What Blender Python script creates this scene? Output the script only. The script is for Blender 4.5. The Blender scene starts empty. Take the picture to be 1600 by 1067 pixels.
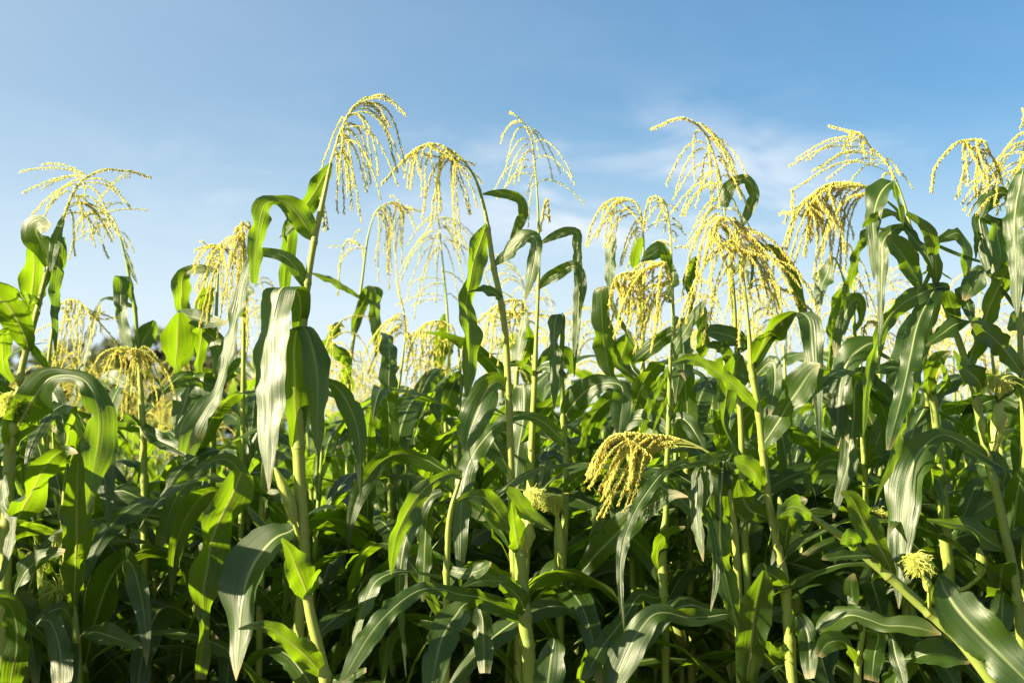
import bpy, math, random
import numpy as np
from mathutils import Vector

SC = bpy.context.scene
COL = SC.collection
R = math.radians

# ------------------------------------------------------------------ camera, sky, sun, exposure
F_PX = 2222.0                                  # focal length in photo pixels (50 mm on 36 mm)
CAM_Z = 1.5
PITCH = math.atan((700 - 533.5) / F_PX)
cam_data = bpy.data.cameras.new("camera")
cam_data.sensor_width = 36.0
cam_data.lens = 50.0
cam_data.clip_start = 0.05
cam_data.clip_end = 3000.0
cam_data.dof.use_dof = True
cam_data.dof.focus_distance = 3.35
cam_data.dof.aperture_fstop = 4.0
cam = bpy.data.objects.new("camera", cam_data)
COL.objects.link(cam)
cam.location = (0, 0, CAM_Z)
cam.rotation_euler = (R(90) + PITCH, 0, 0)
SC.camera = cam

SUN_ELEV = R(25)
SUN_AZ = R(180 + 71)                           # clockwise from +Y: to the left, a little on the camera's side
SUN_DIR = Vector((math.sin(SUN_AZ) * math.cos(SUN_ELEV), math.cos(SUN_AZ) * math.cos(SUN_ELEV), math.sin(SUN_ELEV)))
sun_data = bpy.data.lights.new("sun", 'SUN')
sun_data.energy = 5.0
sun_data.angle = R(0.5)
sun_data.color = (1.0, 0.88, 0.66)
sun = bpy.data.objects.new("sun", sun_data)
COL.objects.link(sun)
sun.rotation_euler = SUN_DIR.to_track_quat('Z', 'Y').to_euler()

world = bpy.data.worlds.new("World")
SC.world = world
world.use_nodes = True
wn, wl = world.node_tree.nodes, world.node_tree.links
wn.clear()
w_out = wn.new("ShaderNodeOutputWorld")
w_bg = wn.new("ShaderNodeBackground")
w_sky = wn.new("ShaderNodeTexSky")
w_sky.sky_type = 'NISHITA'
w_sky.sun_disc = False
w_sky.sun_elevation = SUN_ELEV
w_sky.sun_rotation = SUN_AZ
w_sky.altitude = 50
w_sky.air_density = 1.0
w_sky.dust_density = 1.6
w_sky.ozone_density = 1.6
w_bg.inputs[1].default_value = 0.05
# thin high clouds: noise on a plane far above, seen by direction
w_geo = wn.new("ShaderNodeTexCoord")
w_sep = wn.new("ShaderNodeSeparateXYZ")
wl.new(w_geo.outputs['Generated'], w_sep.inputs[0])


def wmath(op, a, b=None):
    n = wn.new("ShaderNodeMath")
    n.operation = op
    for i, v in enumerate((a, b)):
        if v is None:
            continue
        if isinstance(v, (int, float)):
            n.inputs[i].default_value = v
        else:
            wl.new(v, n.inputs[i])
    return n.outputs[0]


w_cmb = wn.new("ShaderNodeCombineXYZ")
wl.new(wmath('ADD', wmath('MULTIPLY', w_sep.outputs[0], 9.0), wmath('MULTIPLY', w_sep.outputs[2], 5.0)), w_cmb.inputs[0])
wl.new(wmath('MULTIPLY', w_sep.outputs[1], 9.0), w_cmb.inputs[1])
wl.new(wmath('MULTIPLY', w_sep.outputs[2], 26.0), w_cmb.inputs[2])
w_n1 = wn.new("ShaderNodeTexNoise")
w_n1.inputs['Scale'].default_value = 1.0
w_n1.inputs['Detail'].default_value = 8
w_n1.inputs['Roughness'].default_value = 0.6
w_n1.inputs['Distortion'].default_value = 0.5
wl.new(w_cmb.outputs[0], w_n1.inputs['Vector'])
w_r1 = wn.new("ShaderNodeMapRange")
w_r1.interpolation_type = 'SMOOTHSTEP'
w_r1.inputs[1].default_value = 0.43
w_r1.inputs[2].default_value = 0.70
wl.new(w_n1.outputs[0], w_r1.inputs[0])


def bank(cx, cz, rx, rz, k):
    """a patch of sky, by direction, in which thin cloud hangs"""
    dx = wmath('DIVIDE', wmath('SUBTRACT', w_sep.outputs[0], cx), rx)
    dz = wmath('DIVIDE', wmath('SUBTRACT', w_sep.outputs[2], cz), rz)
    e = wmath('ADD', wmath('MULTIPLY', dx, dx), wmath('MULTIPLY', dz, dz))
    return wmath('MULTIPLY', wmath('POWER', 2.718, wmath('MULTIPLY', e, -1.0)), k)


w_bank = wmath('ADD', wmath('ADD', bank(0.10, 0.165, 0.12, 0.048, 1.3), bank(-0.20, 0.17, 0.14, 0.05, 0.20)), 0.02)
w_f = wmath('MULTIPLY', w_r1.outputs[0], w_bank)
w_mix = wn.new("ShaderNodeMix")
w_mix.data_type = 'RGBA'
w_hsv = wn.new("ShaderNodeHueSaturation")
w_hsv.inputs['Saturation'].default_value = 1.0
w_hsv.inputs['Value'].default_value = 1.0
wl.new(w_sky.outputs[0], w_hsv.inputs['Color'])
wl.new(w_f, w_mix.inputs[0])
w_tint = wn.new("ShaderNodeMix")
w_tint.data_type = 'RGBA'
w_tint.blend_type = 'MULTIPLY'
w_tint.inputs[0].default_value = 1.0
wl.new(w_hsv.outputs[0], w_tint.inputs[6])
w_tint.inputs[7].default_value = (0.43, 0.67, 0.79, 1)
w_veil = wn.new("ShaderNodeMix")                # thin bright veil low over the horizon
w_veil.data_type = 'RGBA'
w_vr = wn.new("ShaderNodeMapRange")
w_vr.interpolation_type = 'SMOOTHSTEP'
w_vr.inputs[1].default_value = 0.25
w_vr.inputs[2].default_value = 0.03
w_vr.inputs[4].default_value = 1.0
wl.new(w_sep.outputs[2], w_vr.inputs[0])
w_vx = wn.new("ShaderNodeMapRange")             # and towards the sun
w_vx.interpolation_type = 'SMOOTHSTEP'
w_vx.inputs[1].default_value = 0.30
w_vx.inputs[2].default_value = -0.60
w_vx.inputs[4].default_value = 0.46
wl.new(w_sep.outputs[0], w_vx.inputs[0])
w_vf = wmath('SUBTRACT', 1.0, wmath('MULTIPLY', wmath('SUBTRACT', 1.0, w_vr.outputs[0]), wmath('SUBTRACT', 1.0, w_vx.outputs[0])))
wl.new(w_vf, w_veil.inputs[0])
wl.new(w_tint.outputs[2], w_veil.inputs[6])
w_veil.inputs[7].default_value = (3.75, 4.35, 4.85, 1)
wl.new(w_veil.outputs[2], w_mix.inputs[6])
w_mix.inputs[7].default_value = (4.2, 4.5, 4.9, 1)
wl.new(w_mix.outputs[2], w_bg.inputs[0])
wl.new(w_bg.outputs[0], w_out.inputs[0])

SC.view_settings.view_transform = 'Standard'
SC.view_settings.look = 'None'
SC.view_settings.gamma = 1.0
SC.view_settings.exposure = 2.12
SC.cycles.use_denoising = True
SC.cycles.max_bounces = 10
SC.cycles.diffuse_bounces = 2
SC.cycles.transmission_bounces = 6


# ------------------------------------------------------------------ materials
def new_mat(name):
    m = bpy.data.materials.new(name)
    m.use_nodes = True
    nt = m.node_tree
    nt.nodes.clear()
    return m, nt.nodes, nt.links


def sock(nodes, links, op, a, b=None, c=None):
    n = nodes.new("ShaderNodeMath")
    n.operation = op
    for i, v in enumerate((a, b, c)):
        if v is None:
            continue
        if isinstance(v, (int, float)):
            n.inputs[i].default_value = v
        else:
            links.new(v, n.inputs[i])
    return n.outputs[0]


def mixc(nodes, links, fac, a, b):
    n = nodes.new("ShaderNodeMix")
    n.data_type = 'RGBA'
    for i, v in ((0, fac), (6, a), (7, b)):
        if isinstance(v, (int, float)):
            n.inputs[i].default_value = v
        elif isinstance(v, tuple):
            n.inputs[i].default_value = (*v, 1) if len(v) == 3 else v
        else:
            links.new(v, n.inputs[i])
    return n.outputs[2]


def maprange(nodes, links, v, a, b, c=0.0, d=1.0):
    n = nodes.new("ShaderNodeMapRange")
    n.inputs[1].default_value, n.inputs[2].default_value = a, b
    n.inputs[3].default_value, n.inputs[4].default_value = c, d
    links.new(v, n.inputs[0])
    return n.outputs[0]


def leaf_material():
    m, N, L = new_mat("maize leaf")
    out = N.new("ShaderNodeOutputMaterial")
    uv = N.new("ShaderNodeUVMap")
    uv.uv_map = "leaf"
    sep = N.new("ShaderNodeSeparateXYZ")
    L.new(uv.outputs[0], sep.inputs[0])
    oi = N.new("ShaderNodeObjectInfo")
    u, v = sep.outputs[0], sep.outputs[1]
    d = sock(N, L, 'ABSOLUTE', sock(N, L, 'SUBTRACT', u, 0.5))
    rib = maprange(N, L, d, 0.050, 0.022)
    rib = sock(N, L, 'MULTIPLY', rib, maprange(N, L, v, 1.02, 0.35, 0.15, 1.0))
    # parallel veins
    cmb = N.new("ShaderNodeCombineXYZ")
    L.new(sock(N, L, 'MULTIPLY', u, 64.0), cmb.inputs[0])
    L.new(sock(N, L, 'MULTIPLY', v, 3.0), cmb.inputs[1])
    L.new(sock(N, L, 'MULTIPLY', oi.outputs['Random'], 50.0), cmb.inputs[2])
    vn = N.new("ShaderNodeTexNoise")
    vn.inputs['Scale'].default_value = 1.0
    vn.inputs['Detail'].default_value = 3
    L.new(cmb.outputs[0], vn.inputs['Vector'])
    cmb2 = N.new("ShaderNodeCombineXYZ")
    L.new(sock(N, L, 'MULTIPLY', u, 9.0), cmb2.inputs[0])
    L.new(sock(N, L, 'MULTIPLY', v, 1.6), cmb2.inputs[1])
    L.new(sock(N, L, 'MULTIPLY', oi.outputs['Random'], 70.0), cmb2.inputs[2])
    bn = N.new("ShaderNodeTexNoise")
    bn.inputs['Scale'].default_value = 1.0
    bn.inputs['Detail'].default_value = 2
    L.new(cmb2.outputs[0], bn.inputs['Vector'])
    # blotches
    tc = N.new("ShaderNodeTexCoord")
    sn = N.new("ShaderNodeTexNoise")
    sn.inputs['Scale'].default_value = 9.0
    sn.inputs['Detail'].default_value = 4
    L.new(tc.outputs['Object'], sn.inputs['Vector'])
    base = mixc(N, L, maprange(N, L, sn.outputs[0], 0.3, 0.7), (0.009, 0.029, 0.0015), (0.022, 0.050, 0.003))
    base = mixc(N, L, maprange(N, L, vn.outputs[0], 0.42, 0.68, 0.0, 0.35), base, (0.034, 0.058, 0.007))
    base = mixc(N, L, maprange(N, L, oi.outputs['Random'], 0.80, 1.0, 0.0, 0.5), base, (0.06, 0.085, 0.015))
    base = mixc(N, L, rib, base, (0.25, 0.30, 0.12))
    # dry edges and tips
    dry = sock(N, L, 'MULTIPLY', maprange(N, L, v, 0.90, 0.99), maprange(N, L, sn.outputs[0], 0.42, 0.58))
    base = mixc(N, L, dry, base, (0.26, 0.20, 0.09))
    fn = N.new("ShaderNodeTexNoise")
    fn.inputs['Scale'].default_value = 110.0
    fn.inputs['Detail'].default_value = 2
    L.new(tc.outputs['Object'], fn.inputs['Vector'])
    fleck = sock(N, L, 'MULTIPLY', maprange(N, L, fn.outputs[0], 0.70, 0.76), maprange(N, L, sn.outputs[0], 0.48, 0.62))
    base = mixc(N, L, sock(N, L, 'MULTIPLY', fleck, 0.8), base, (0.20, 0.18, 0.07))
    trans = mixc(N, L, maprange(N, L, vn.outputs[0], 0.35, 0.7), (0.23, 0.43, 0.005), (0.36, 0.54, 0.010))
    trans = mixc(N, L, maprange(N, L, oi.outputs['Random'], 0.0, 0.35, 0.45, 0.0), trans, (0.15, 0.32, 0.010))
    trans = mixc(N, L, rib, trans, (0.42, 0.46, 0.08))
    p = N.new("ShaderNodeBsdfPrincipled")
    L.new(base, p.inputs['Base Color'])
    rough = maprange(N, L, bn.outputs[0], 0.3, 0.7, 0.37, 0.53)
    L.new(rough, p.inputs['Roughness'])
    p.inputs['Specular IOR Level'].default_value = 0.72
    p.inputs['Specular Tint'].default_value = (1.0, 1.0, 0.84, 1)
    bump = N.new("ShaderNodeBump")
    bump.inputs['Strength'].default_value = 0.55
    bump.inputs['Distance'].default_value = 0.004
    hgt = sock(N, L, 'ADD', sock(N, L, 'MULTIPLY', vn.outputs[0], 0.30), sock(N, L, 'MULTIPLY', bn.outputs[0], 0.75))
    hgt = sock(N, L, 'SUBTRACT', hgt, sock(N, L, 'MULTIPLY', rib, 0.35))
    L.new(hgt, bump.inputs['Height'])
    L.new(bump.outputs[0], p.inputs['Normal'])
    t = N.new("ShaderNodeBsdfTranslucent")
    L.new(trans, t.inputs[0])
    L.new(bump.outputs[0], t.inputs['Normal'])
    mx = N.new("ShaderNodeMixShader")
    mx.inputs[0].default_value = 0.37
    L.new(p.outputs[0], mx.inputs[1])
    L.new(t.outputs[0], mx.inputs[2])
    L.new(mx.outputs[0], out.inputs[0])
    return m


def simple_mat(name, c1, c2, scale=20.0, rough=0.5, spec=0.4, trans=None, tfac=0.25, bump=0.0, stretch=None, rnd=None):
    m, N, L = new_mat(name)
    out = N.new("ShaderNodeOutputMaterial")
    tc = N.new("ShaderNodeTexCoord")
    vec = tc.outputs['Object']
    if stretch:
        mp = N.new("ShaderNodeMapping")
        mp.inputs['Scale'].default_value = stretch
        L.new(vec, mp.inputs[0])
        vec = mp.outputs[0]
    n = N.new("ShaderNodeTexNoise")
    n.inputs['Scale'].default_value = scale
    n.inputs['Detail'].default_value = 4
    L.new(vec, n.inputs['Vector'])
    col = mixc(N, L, maprange(N, L, n.outputs[0], 0.32, 0.68), c1, c2)
    if rnd:
        oi = N.new("ShaderNodeObjectInfo")
        col = mixc(N, L, sock(N, L, 'MULTIPLY', oi.outputs['Random'], 0.7), col, rnd)
    p = N.new("ShaderNodeBsdfPrincipled")
    L.new(col, p.inputs['Base Color'])
    p.inputs['Roughness'].default_value = rough
    p.inputs['Specular IOR Level'].default_value = spec
    if bump:
        b = N.new("ShaderNodeBump")
        b.inputs['Strength'].default_value = bump
        b.inputs['Distance'].default_value = 0.003
        L.new(n.outputs[0], b.inputs['Height'])
        L.new(b.outputs[0], p.inputs['Normal'])
    if trans:
        t = N.new("ShaderNodeBsdfTranslucent")
        t.inputs[0].default_value = (*trans, 1)
        mx = N.new("ShaderNodeMixShader")
        mx.inputs[0].default_value = tfac
        L.new(p.outputs[0], mx.inputs[1])
        L.new(t.outputs[0], mx.inputs[2])
        L.new(mx.outputs[0], out.inputs[0])
    else:
        L.new(p.outputs[0], out.inputs[0])
    return m


M_LEAF = leaf_material()
M_DRY = simple_mat("dry leaf", (0.05, 0.035, 0.02), (0.14, 0.10, 0.05), 40, 0.8, 0.2)
M_STALK = simple_mat("maize stalk", (0.24, 0.30, 0.045), (0.34, 0.37, 0.08), 30, 0.42, 0.45, (0.4, 0.5, 0.06), 0.12, 0.25, (1, 1, 0.06), (0.15, 0.24, 0.04))
M_COLLAR = simple_mat("leaf collar", (0.24, 0.28, 0.04), (0.34, 0.36, 0.07), 60, 0.5, 0.4, (0.5, 0.5, 0.05), 0.3)
M_SPIKE = simple_mat("tassel glume", (0.46, 0.53, 0.14), (0.78, 0.72, 0.27), 45, 0.55, 0.3, (0.88, 0.86, 0.30), 0.55, 0, None, (0.48, 0.56, 0.15))
M_ANTHER = simple_mat("tassel anther", (0.92, 0.70, 0.13), (0.95, 0.80, 0.26), 60, 0.55, 0.3, (0.96, 0.86, 0.30), 0.55)
M_HUSK = simple_mat("ear husk", (0.26, 0.34, 0.05), (0.40, 0.44, 0.09), 30, 0.45, 0.4, (0.4, 0.5, 0.06), 0.15, 0.5, (3, 3, 0.08))
M_SILK = simple_mat("corn silk", (0.74, 0.78, 0.14), (0.86, 0.88, 0.30), 30, 0.4, 0.5, (0.88, 0.92, 0.22), 0.5)
M_BARK = simple_mat("tree bark", (0.09, 0.07, 0.05), (0.16, 0.13, 0.10), 8, 0.9, 0.1, None, 0, 0.6)
M_TREE = simple_mat("tree leaves", (0.045, 0.07, 0.02), (0.10, 0.115, 0.04), 1.2, 0.6, 0.3, (0.12, 0.15, 0.03), 0.3, 0, None, (0.10, 0.085, 0.04))
M_SOIL = simple_mat("field soil", (0.07, 0.048, 0.03), (0.13, 0.095, 0.06), 6, 0.95, 0.1, None, 0, 0.8)


# ------------------------------------------------------------------ mesh helpers
class MB:
    """collects verts, faces, uvs and material slots for one mesh"""
    def __init__(self):
        self.v, self.f, self.uv, self.mi, self.n = [], [], [], [], 0

    def add(self, verts, faces, uvs=None, mi=0):
        verts = np.asarray(verts, dtype=np.float64).reshape(-1, 3)
        faces = np.asarray(faces, dtype=np.int64)
        self.v.append(verts)
        self.f.append(faces + self.n)
        self.uv.append(uvs if uvs is not None else np.zeros((len(verts), 2)))
        self.mi.append(np.full(len(faces), mi, dtype=np.int32))
        self.n += len(verts)

    def mesh(self, name, mats, smooth=True):
        me = bpy.data.meshes.new(name)
        if not self.v:
            return me
        v = np.concatenate(self.v)
        uv = np.concatenate(self.uv)
        me.vertices.add(len(v))
        me.vertices.foreach_set("co", v.astype(np.float32).ravel())
        loops = np.concatenate([f.ravel() for f in self.f])
        tot = np.concatenate([np.full(len(f), f.shape[1], dtype=np.int32) for f in self.f])
        start = np.concatenate([[0], np.cumsum(tot)[:-1]]).astype(np.int32)
        me.loops.add(len(loops))
        me.loops.foreach_set("vertex_index", loops.astype(np.int32))
        me.polygons.add(len(tot))
        me.polygons.foreach_set("loop_start", start)
        me.polygons.foreach_set("loop_total", tot)
        me.polygons.foreach_set("material_index", np.concatenate(self.mi))
        me.polygons.foreach_set("use_smooth", np.full(len(tot), smooth))
        ul = me.uv_layers.new(name="leaf")
        ul.data.foreach_set("uv", uv[loops].astype(np.float32).ravel())
        for m in mats:
            me.materials.append(m)
        me.update(calc_edges=True)
        return me


def unit(a):
    return a / np.maximum(np.linalg.norm(a, axis=-1, keepdims=True), 1e-9)


def spline(P, n):
    """Catmull-Rom through the rows of P, n samples evenly by chord length"""
    P = np.asarray(P, dtype=float)
    if len(P) == 2:
        P = np.array([P[0], (P[0] + P[1]) / 2, P[1]])
    Q = np.vstack([2 * P[0] - P[1], P, 2 * P[-1] - P[-2]])
    seg = np.linalg.norm(np.diff(P[:, :3], axis=0), axis=1)
    cum = np.concatenate([[0], np.cumsum(seg)])
    out = []
    for s in np.linspace(0, cum[-1], n):
        i = min(int(np.searchsorted(cum, s, side='right')) - 1, len(P) - 2)
        t = (s - cum[i]) / max(seg[i], 1e-9)
        a, b, c, d = Q[i], Q[i + 1], Q[i + 2], Q[i + 3]
        out.append(0.5 * ((2 * b) + (c - a) * t + (2 * a - 5 * b + 4 * c - d) * t * t + (3 * b - a - 3 * c + d) * t ** 3))
    return np.array(out)


def tangents(P):
    T = np.gradient(P, axis=0)
    return unit(T)


def tube(mb, P, rad, sides=8, mi=0, cap=True):
    P = np.asarray(P, float)
    rad = np.broadcast_to(np.asarray(rad, float), (len(P),))
    T = tangents(P)
    ref = np.array([0.0, 1.0, 0.0]) if abs(T[:, 1]).mean() < 0.8 else np.array([1.0, 0, 0])
    A = unit(np.cross(T, ref))
    B = np.cross(T, A)
    ang = np.linspace(0, 2 * np.pi, sides, endpoint=False)
    ring = A[:, None, :] * np.cos(ang)[None, :, None] + B[:, None, :] * np.sin(ang)[None, :, None]
    V = P[:, None, :] + ring * rad[:, None, None]
    n = len(P)
    i, j = np.meshgrid(np.arange(n - 1), np.arange(sides), indexing='ij')
    j2 = (j + 1) % sides
    Fq = np.stack([i * sides + j, i * sides + j2, (i + 1) * sides + j2, (i + 1) * sides + j], -1).reshape(-1, 4)
    uv = np.stack(np.meshgrid(np.linspace(0, 1, n), np.linspace(0, 1, sides), indexing='ij')[::-1], -1).reshape(-1, 2)
    mb.add(V.reshape(-1, 3), Fq, uv, mi)
    if cap:
        for k in (0, n - 1):
            ctr = P[k] + T[k] * (rad[k] * 0.3 if k else -rad[k] * 0.3)
            vs = np.vstack([V[k], ctr])
            fs = [(a, (a + 1) % sides, sides) if k else ((a + 1) % sides, a, sides) for a in range(sides)]
            mb.add(vs, fs, None, mi)


US = np.array([0.0, 0.07, 0.20, 0.36, 0.475, 0.525, 0.64, 0.80, 0.93, 1.0])


def blade(mb, P, width, Wd, rng, fold=0.22, ruffle=0.10, mi=0, n=None):
    """a maize leaf blade along midrib P with given widths and side directions"""
    T = tangents(P)
    Nn = unit(np.cross(Wd, T))
    n = len(P)
    v = np.linspace(0, 1, n)
    ln = np.linalg.norm(np.diff(P, axis=0), axis=1).sum()
    fr = ln / max(0.03, width.max() * 1.5) * rng.uniform(0.5, 0.9)
    ph = rng.uniform(0, 6.28, 4)
    prof = np.clip(np.minimum(v * 6, (1 - v) * 3.0), 0, 1)
    jag = []
    for side in (0, 1):
        q = np.interp(v, np.linspace(0, 1, 15), rng.normal(0, 0.07, 15)) + rng.normal(0, 0.016, n)
        if rng.random() < 0.5:                            # a torn notch in the margin
            q = q - rng.uniform(0.25, 0.6) * np.exp(-((v - rng.uniform(0.3, 0.9)) / rng.uniform(0.008, 0.02)) ** 2)
        jag.append(q * prof)
    V = np.zeros((n, len(US), 3))
    for k, u in enumerate(US):
        s = u - 0.5
        side = 0 if s < 0 else 1
        e = (2 * abs(s))
        x = s * width * (1 + jag[side] * e ** 3)
        z = fold * np.abs(x) * (1 - 0.45 * e)
        z = z + ruffle * width * prof * e ** 2 * (np.sin(6.283 * fr * v + ph[side]) + 0.5 * np.sin(6.283 * fr * 2.3 * v + ph[2 + side]))
        z = z + 0.03 * width * prof * np.sin(6.283 * fr * 1.6 * v + ph[1] + 4 * u) * (1 if abs(s) > 0.04 else 0.4)
        if abs(s) < 0.04:
            z = z - 0.02 * width
        V[:, k] = P + Wd * x[:, None] + Nn * z[:, None]
    m = len(US)
    i, j = np.meshgrid(np.arange(n - 1), np.arange(m - 1), indexing='ij')
    Fq = np.stack([i * m + j, i * m + j + 1, (i + 1) * m + j + 1, (i + 1) * m + j], -1).reshape(-1, 4)
    uv = np.stack([np.broadcast_to(US, (n, m)), np.broadcast_to(v[:, None], (n, m))], -1).reshape(-1, 2)
    mb.add(V.reshape(-1, 3), Fq, uv, mi)


OCT_V = np.array([(0, 0, 0), (1, 0, 0.40), (0, 1, 0.45), (-1, 0, 0.40), (0, -1, 0.45), (0, 0, 1.0)], float)
OCT_F = np.array([(0, 2, 1), (0, 3, 2), (0, 4, 3), (0, 1, 4), (5, 1, 2), (5, 2, 3), (5, 3, 4), (5, 4, 1)])


def seeds(mb, pos, dirs, length, rad, mi):
    """many small pointed bodies in one go"""
    k = len(pos)
    if not k:
        return
    dirs = unit(dirs)
    ref = np.where(np.abs(dirs[:, 2:3]) < 0.9, np.array([[0, 0, 1.0]]), np.array([[1.0, 0, 0]]))
    A = unit(np.cross(dirs, ref))
    B = np.cross(dirs, A)
    length = np.broadcast_to(length, (k,))
    rad = np.broadcast_to(rad, (k,))
    V = (pos[:, None, :] + A[:, None, :] * (OCT_V[None, :, 0:1] * rad[:, None, None]) + B[:, None, :] * (OCT_V[None, :, 1:2] * rad[:, None, None])
         + dirs[:, None, :] * (OCT_V[None, :, 2:3] * length[:, None, None]))
    Fq = (OCT_F[None] + (np.arange(k) * 6)[:, None, None]).reshape(-1, 3)
    mb.add(V.reshape(-1, 3), Fq, None, mi)


def spike(mb, P, rng, gold=0.6, bare=0.12, step=0.0029, size=1.0, thick=1.0, low=False):
    """one tassel branch: a thin axis set with paired spikelets and hanging anthers"""
    T = tangents(P)
    ln = np.linalg.norm(np.diff(P, axis=0), axis=1).sum()
    k = len(P)
    tube(mb, P, np.linspace(0.0011, 0.0007, k) * thick, 3 if low else 4, 0, False)
    cnt = max(4, int(ln * (1 - bare) / step))
    s = bare + (1 - bare) * (np.arange(cnt) + rng.uniform(-0.3, 0.3, cnt)) / cnt
    s = np.clip(s, 0, 0.995) * (k - 1)
    i = np.minimum(s.astype(int), k - 2)
    t = (s - i)[:, None]
    pos = P[i] * (1 - t) + P[i + 1] * t
    tg = unit(T[i] * (1 - t) + T[i + 1] * t)
    ref = np.array([[0.3, 1.0, 0.2]])
    A = unit(np.cross(tg, ref))
    B = np.cross(tg, A)
    for sg in (0, 1):
        ang = rng.uniform(0, 6.283, cnt)
        rd = A * np.cos(ang)[:, None] + B * np.sin(ang)[:, None]
        dr = tg + rd * rng.uniform(0.12, 0.48, cnt)[:, None]
        seeds(mb, pos + rd * 0.0009, dr, rng.uniform(0.0058, 0.0096, cnt) * size, rng.uniform(0.0006, 0.0010, cnt) * size * thick, 0)
        pick = rng.uniform(0, 1, cnt) < gold
        if pick.any():
            q = (pos + rd * 0.003 + tg * 0.004)[pick]
            dd = np.stack([rng.normal(0, 0.35, pick.sum()), rng.normal(0, 0.35, pick.sum()), np.full(pick.sum(), -1.0)], -1)
            seeds(mb, q, dd, rng.uniform(0.0040, 0.0070, pick.sum()) * size, 0.0007 * size * thick, 1)


def obj(name, me, parent=None, loc=None):
    o = bpy.data.objects.new(name, me)
    COL.objects.link(o)
    if parent is not None:
        o.parent = parent
    if loc is not None:
        o.location = loc
    return o


def empty(name, loc, label, cat, group=None):
    o = bpy.data.objects.new(name, None)
    COL.objects.link(o)
    o.empty_display_size = 0.1
    o.location = loc
    o["label"] = label
    o["category"] = cat
    if group:
        o["group"] = group
    return o


# ------------------------------------------------------------------ where a traced point stands
CROPS = {c + str(i): (400 * i, y) for c, y in (("T", 140), ("M", 340), ("B", 700)) for i in range(4)}
CS = 2.965
DS = 1.18
C_RIGHT = np.array([1.0, 0, 0])
C_FWD = np.array([0, math.cos(PITCH), math.sin(PITCH)])
C_UP = np.array([0, -math.sin(PITCH), math.cos(PITCH)])


def photo(crop, x, y):
    x0, y0 = CROPS[crop]
    return x0 + x / CS, y0 + y / CS


def at(px, py, d):
    return np.array([0, 0, CAM_Z]) + C_FWD * d + C_RIGHT * ((px - 800) / F_PX * d) - C_UP * ((py - 533.5) / F_PX * d)


def project(p):
    q = np.asarray(p) - np.array([0, 0, CAM_Z])
    d = q @ C_FWD
    return 800 + (q @ C_RIGHT) / d * F_PX, 533.5 - (q @ C_UP) / d * F_PX, d


def nums(s):
    return [tuple(float(z) for z in p.split()) for p in s.split(",") if p.strip()]


def bez(a, b, c, d, n):
    t = np.linspace(0, 1, n)[:, None]
    return (1 - t) ** 3 * a + 3 * (1 - t) ** 2 * t * b + 3 * (1 - t) * t * t * c + t ** 3 * d


HERO = []


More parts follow.
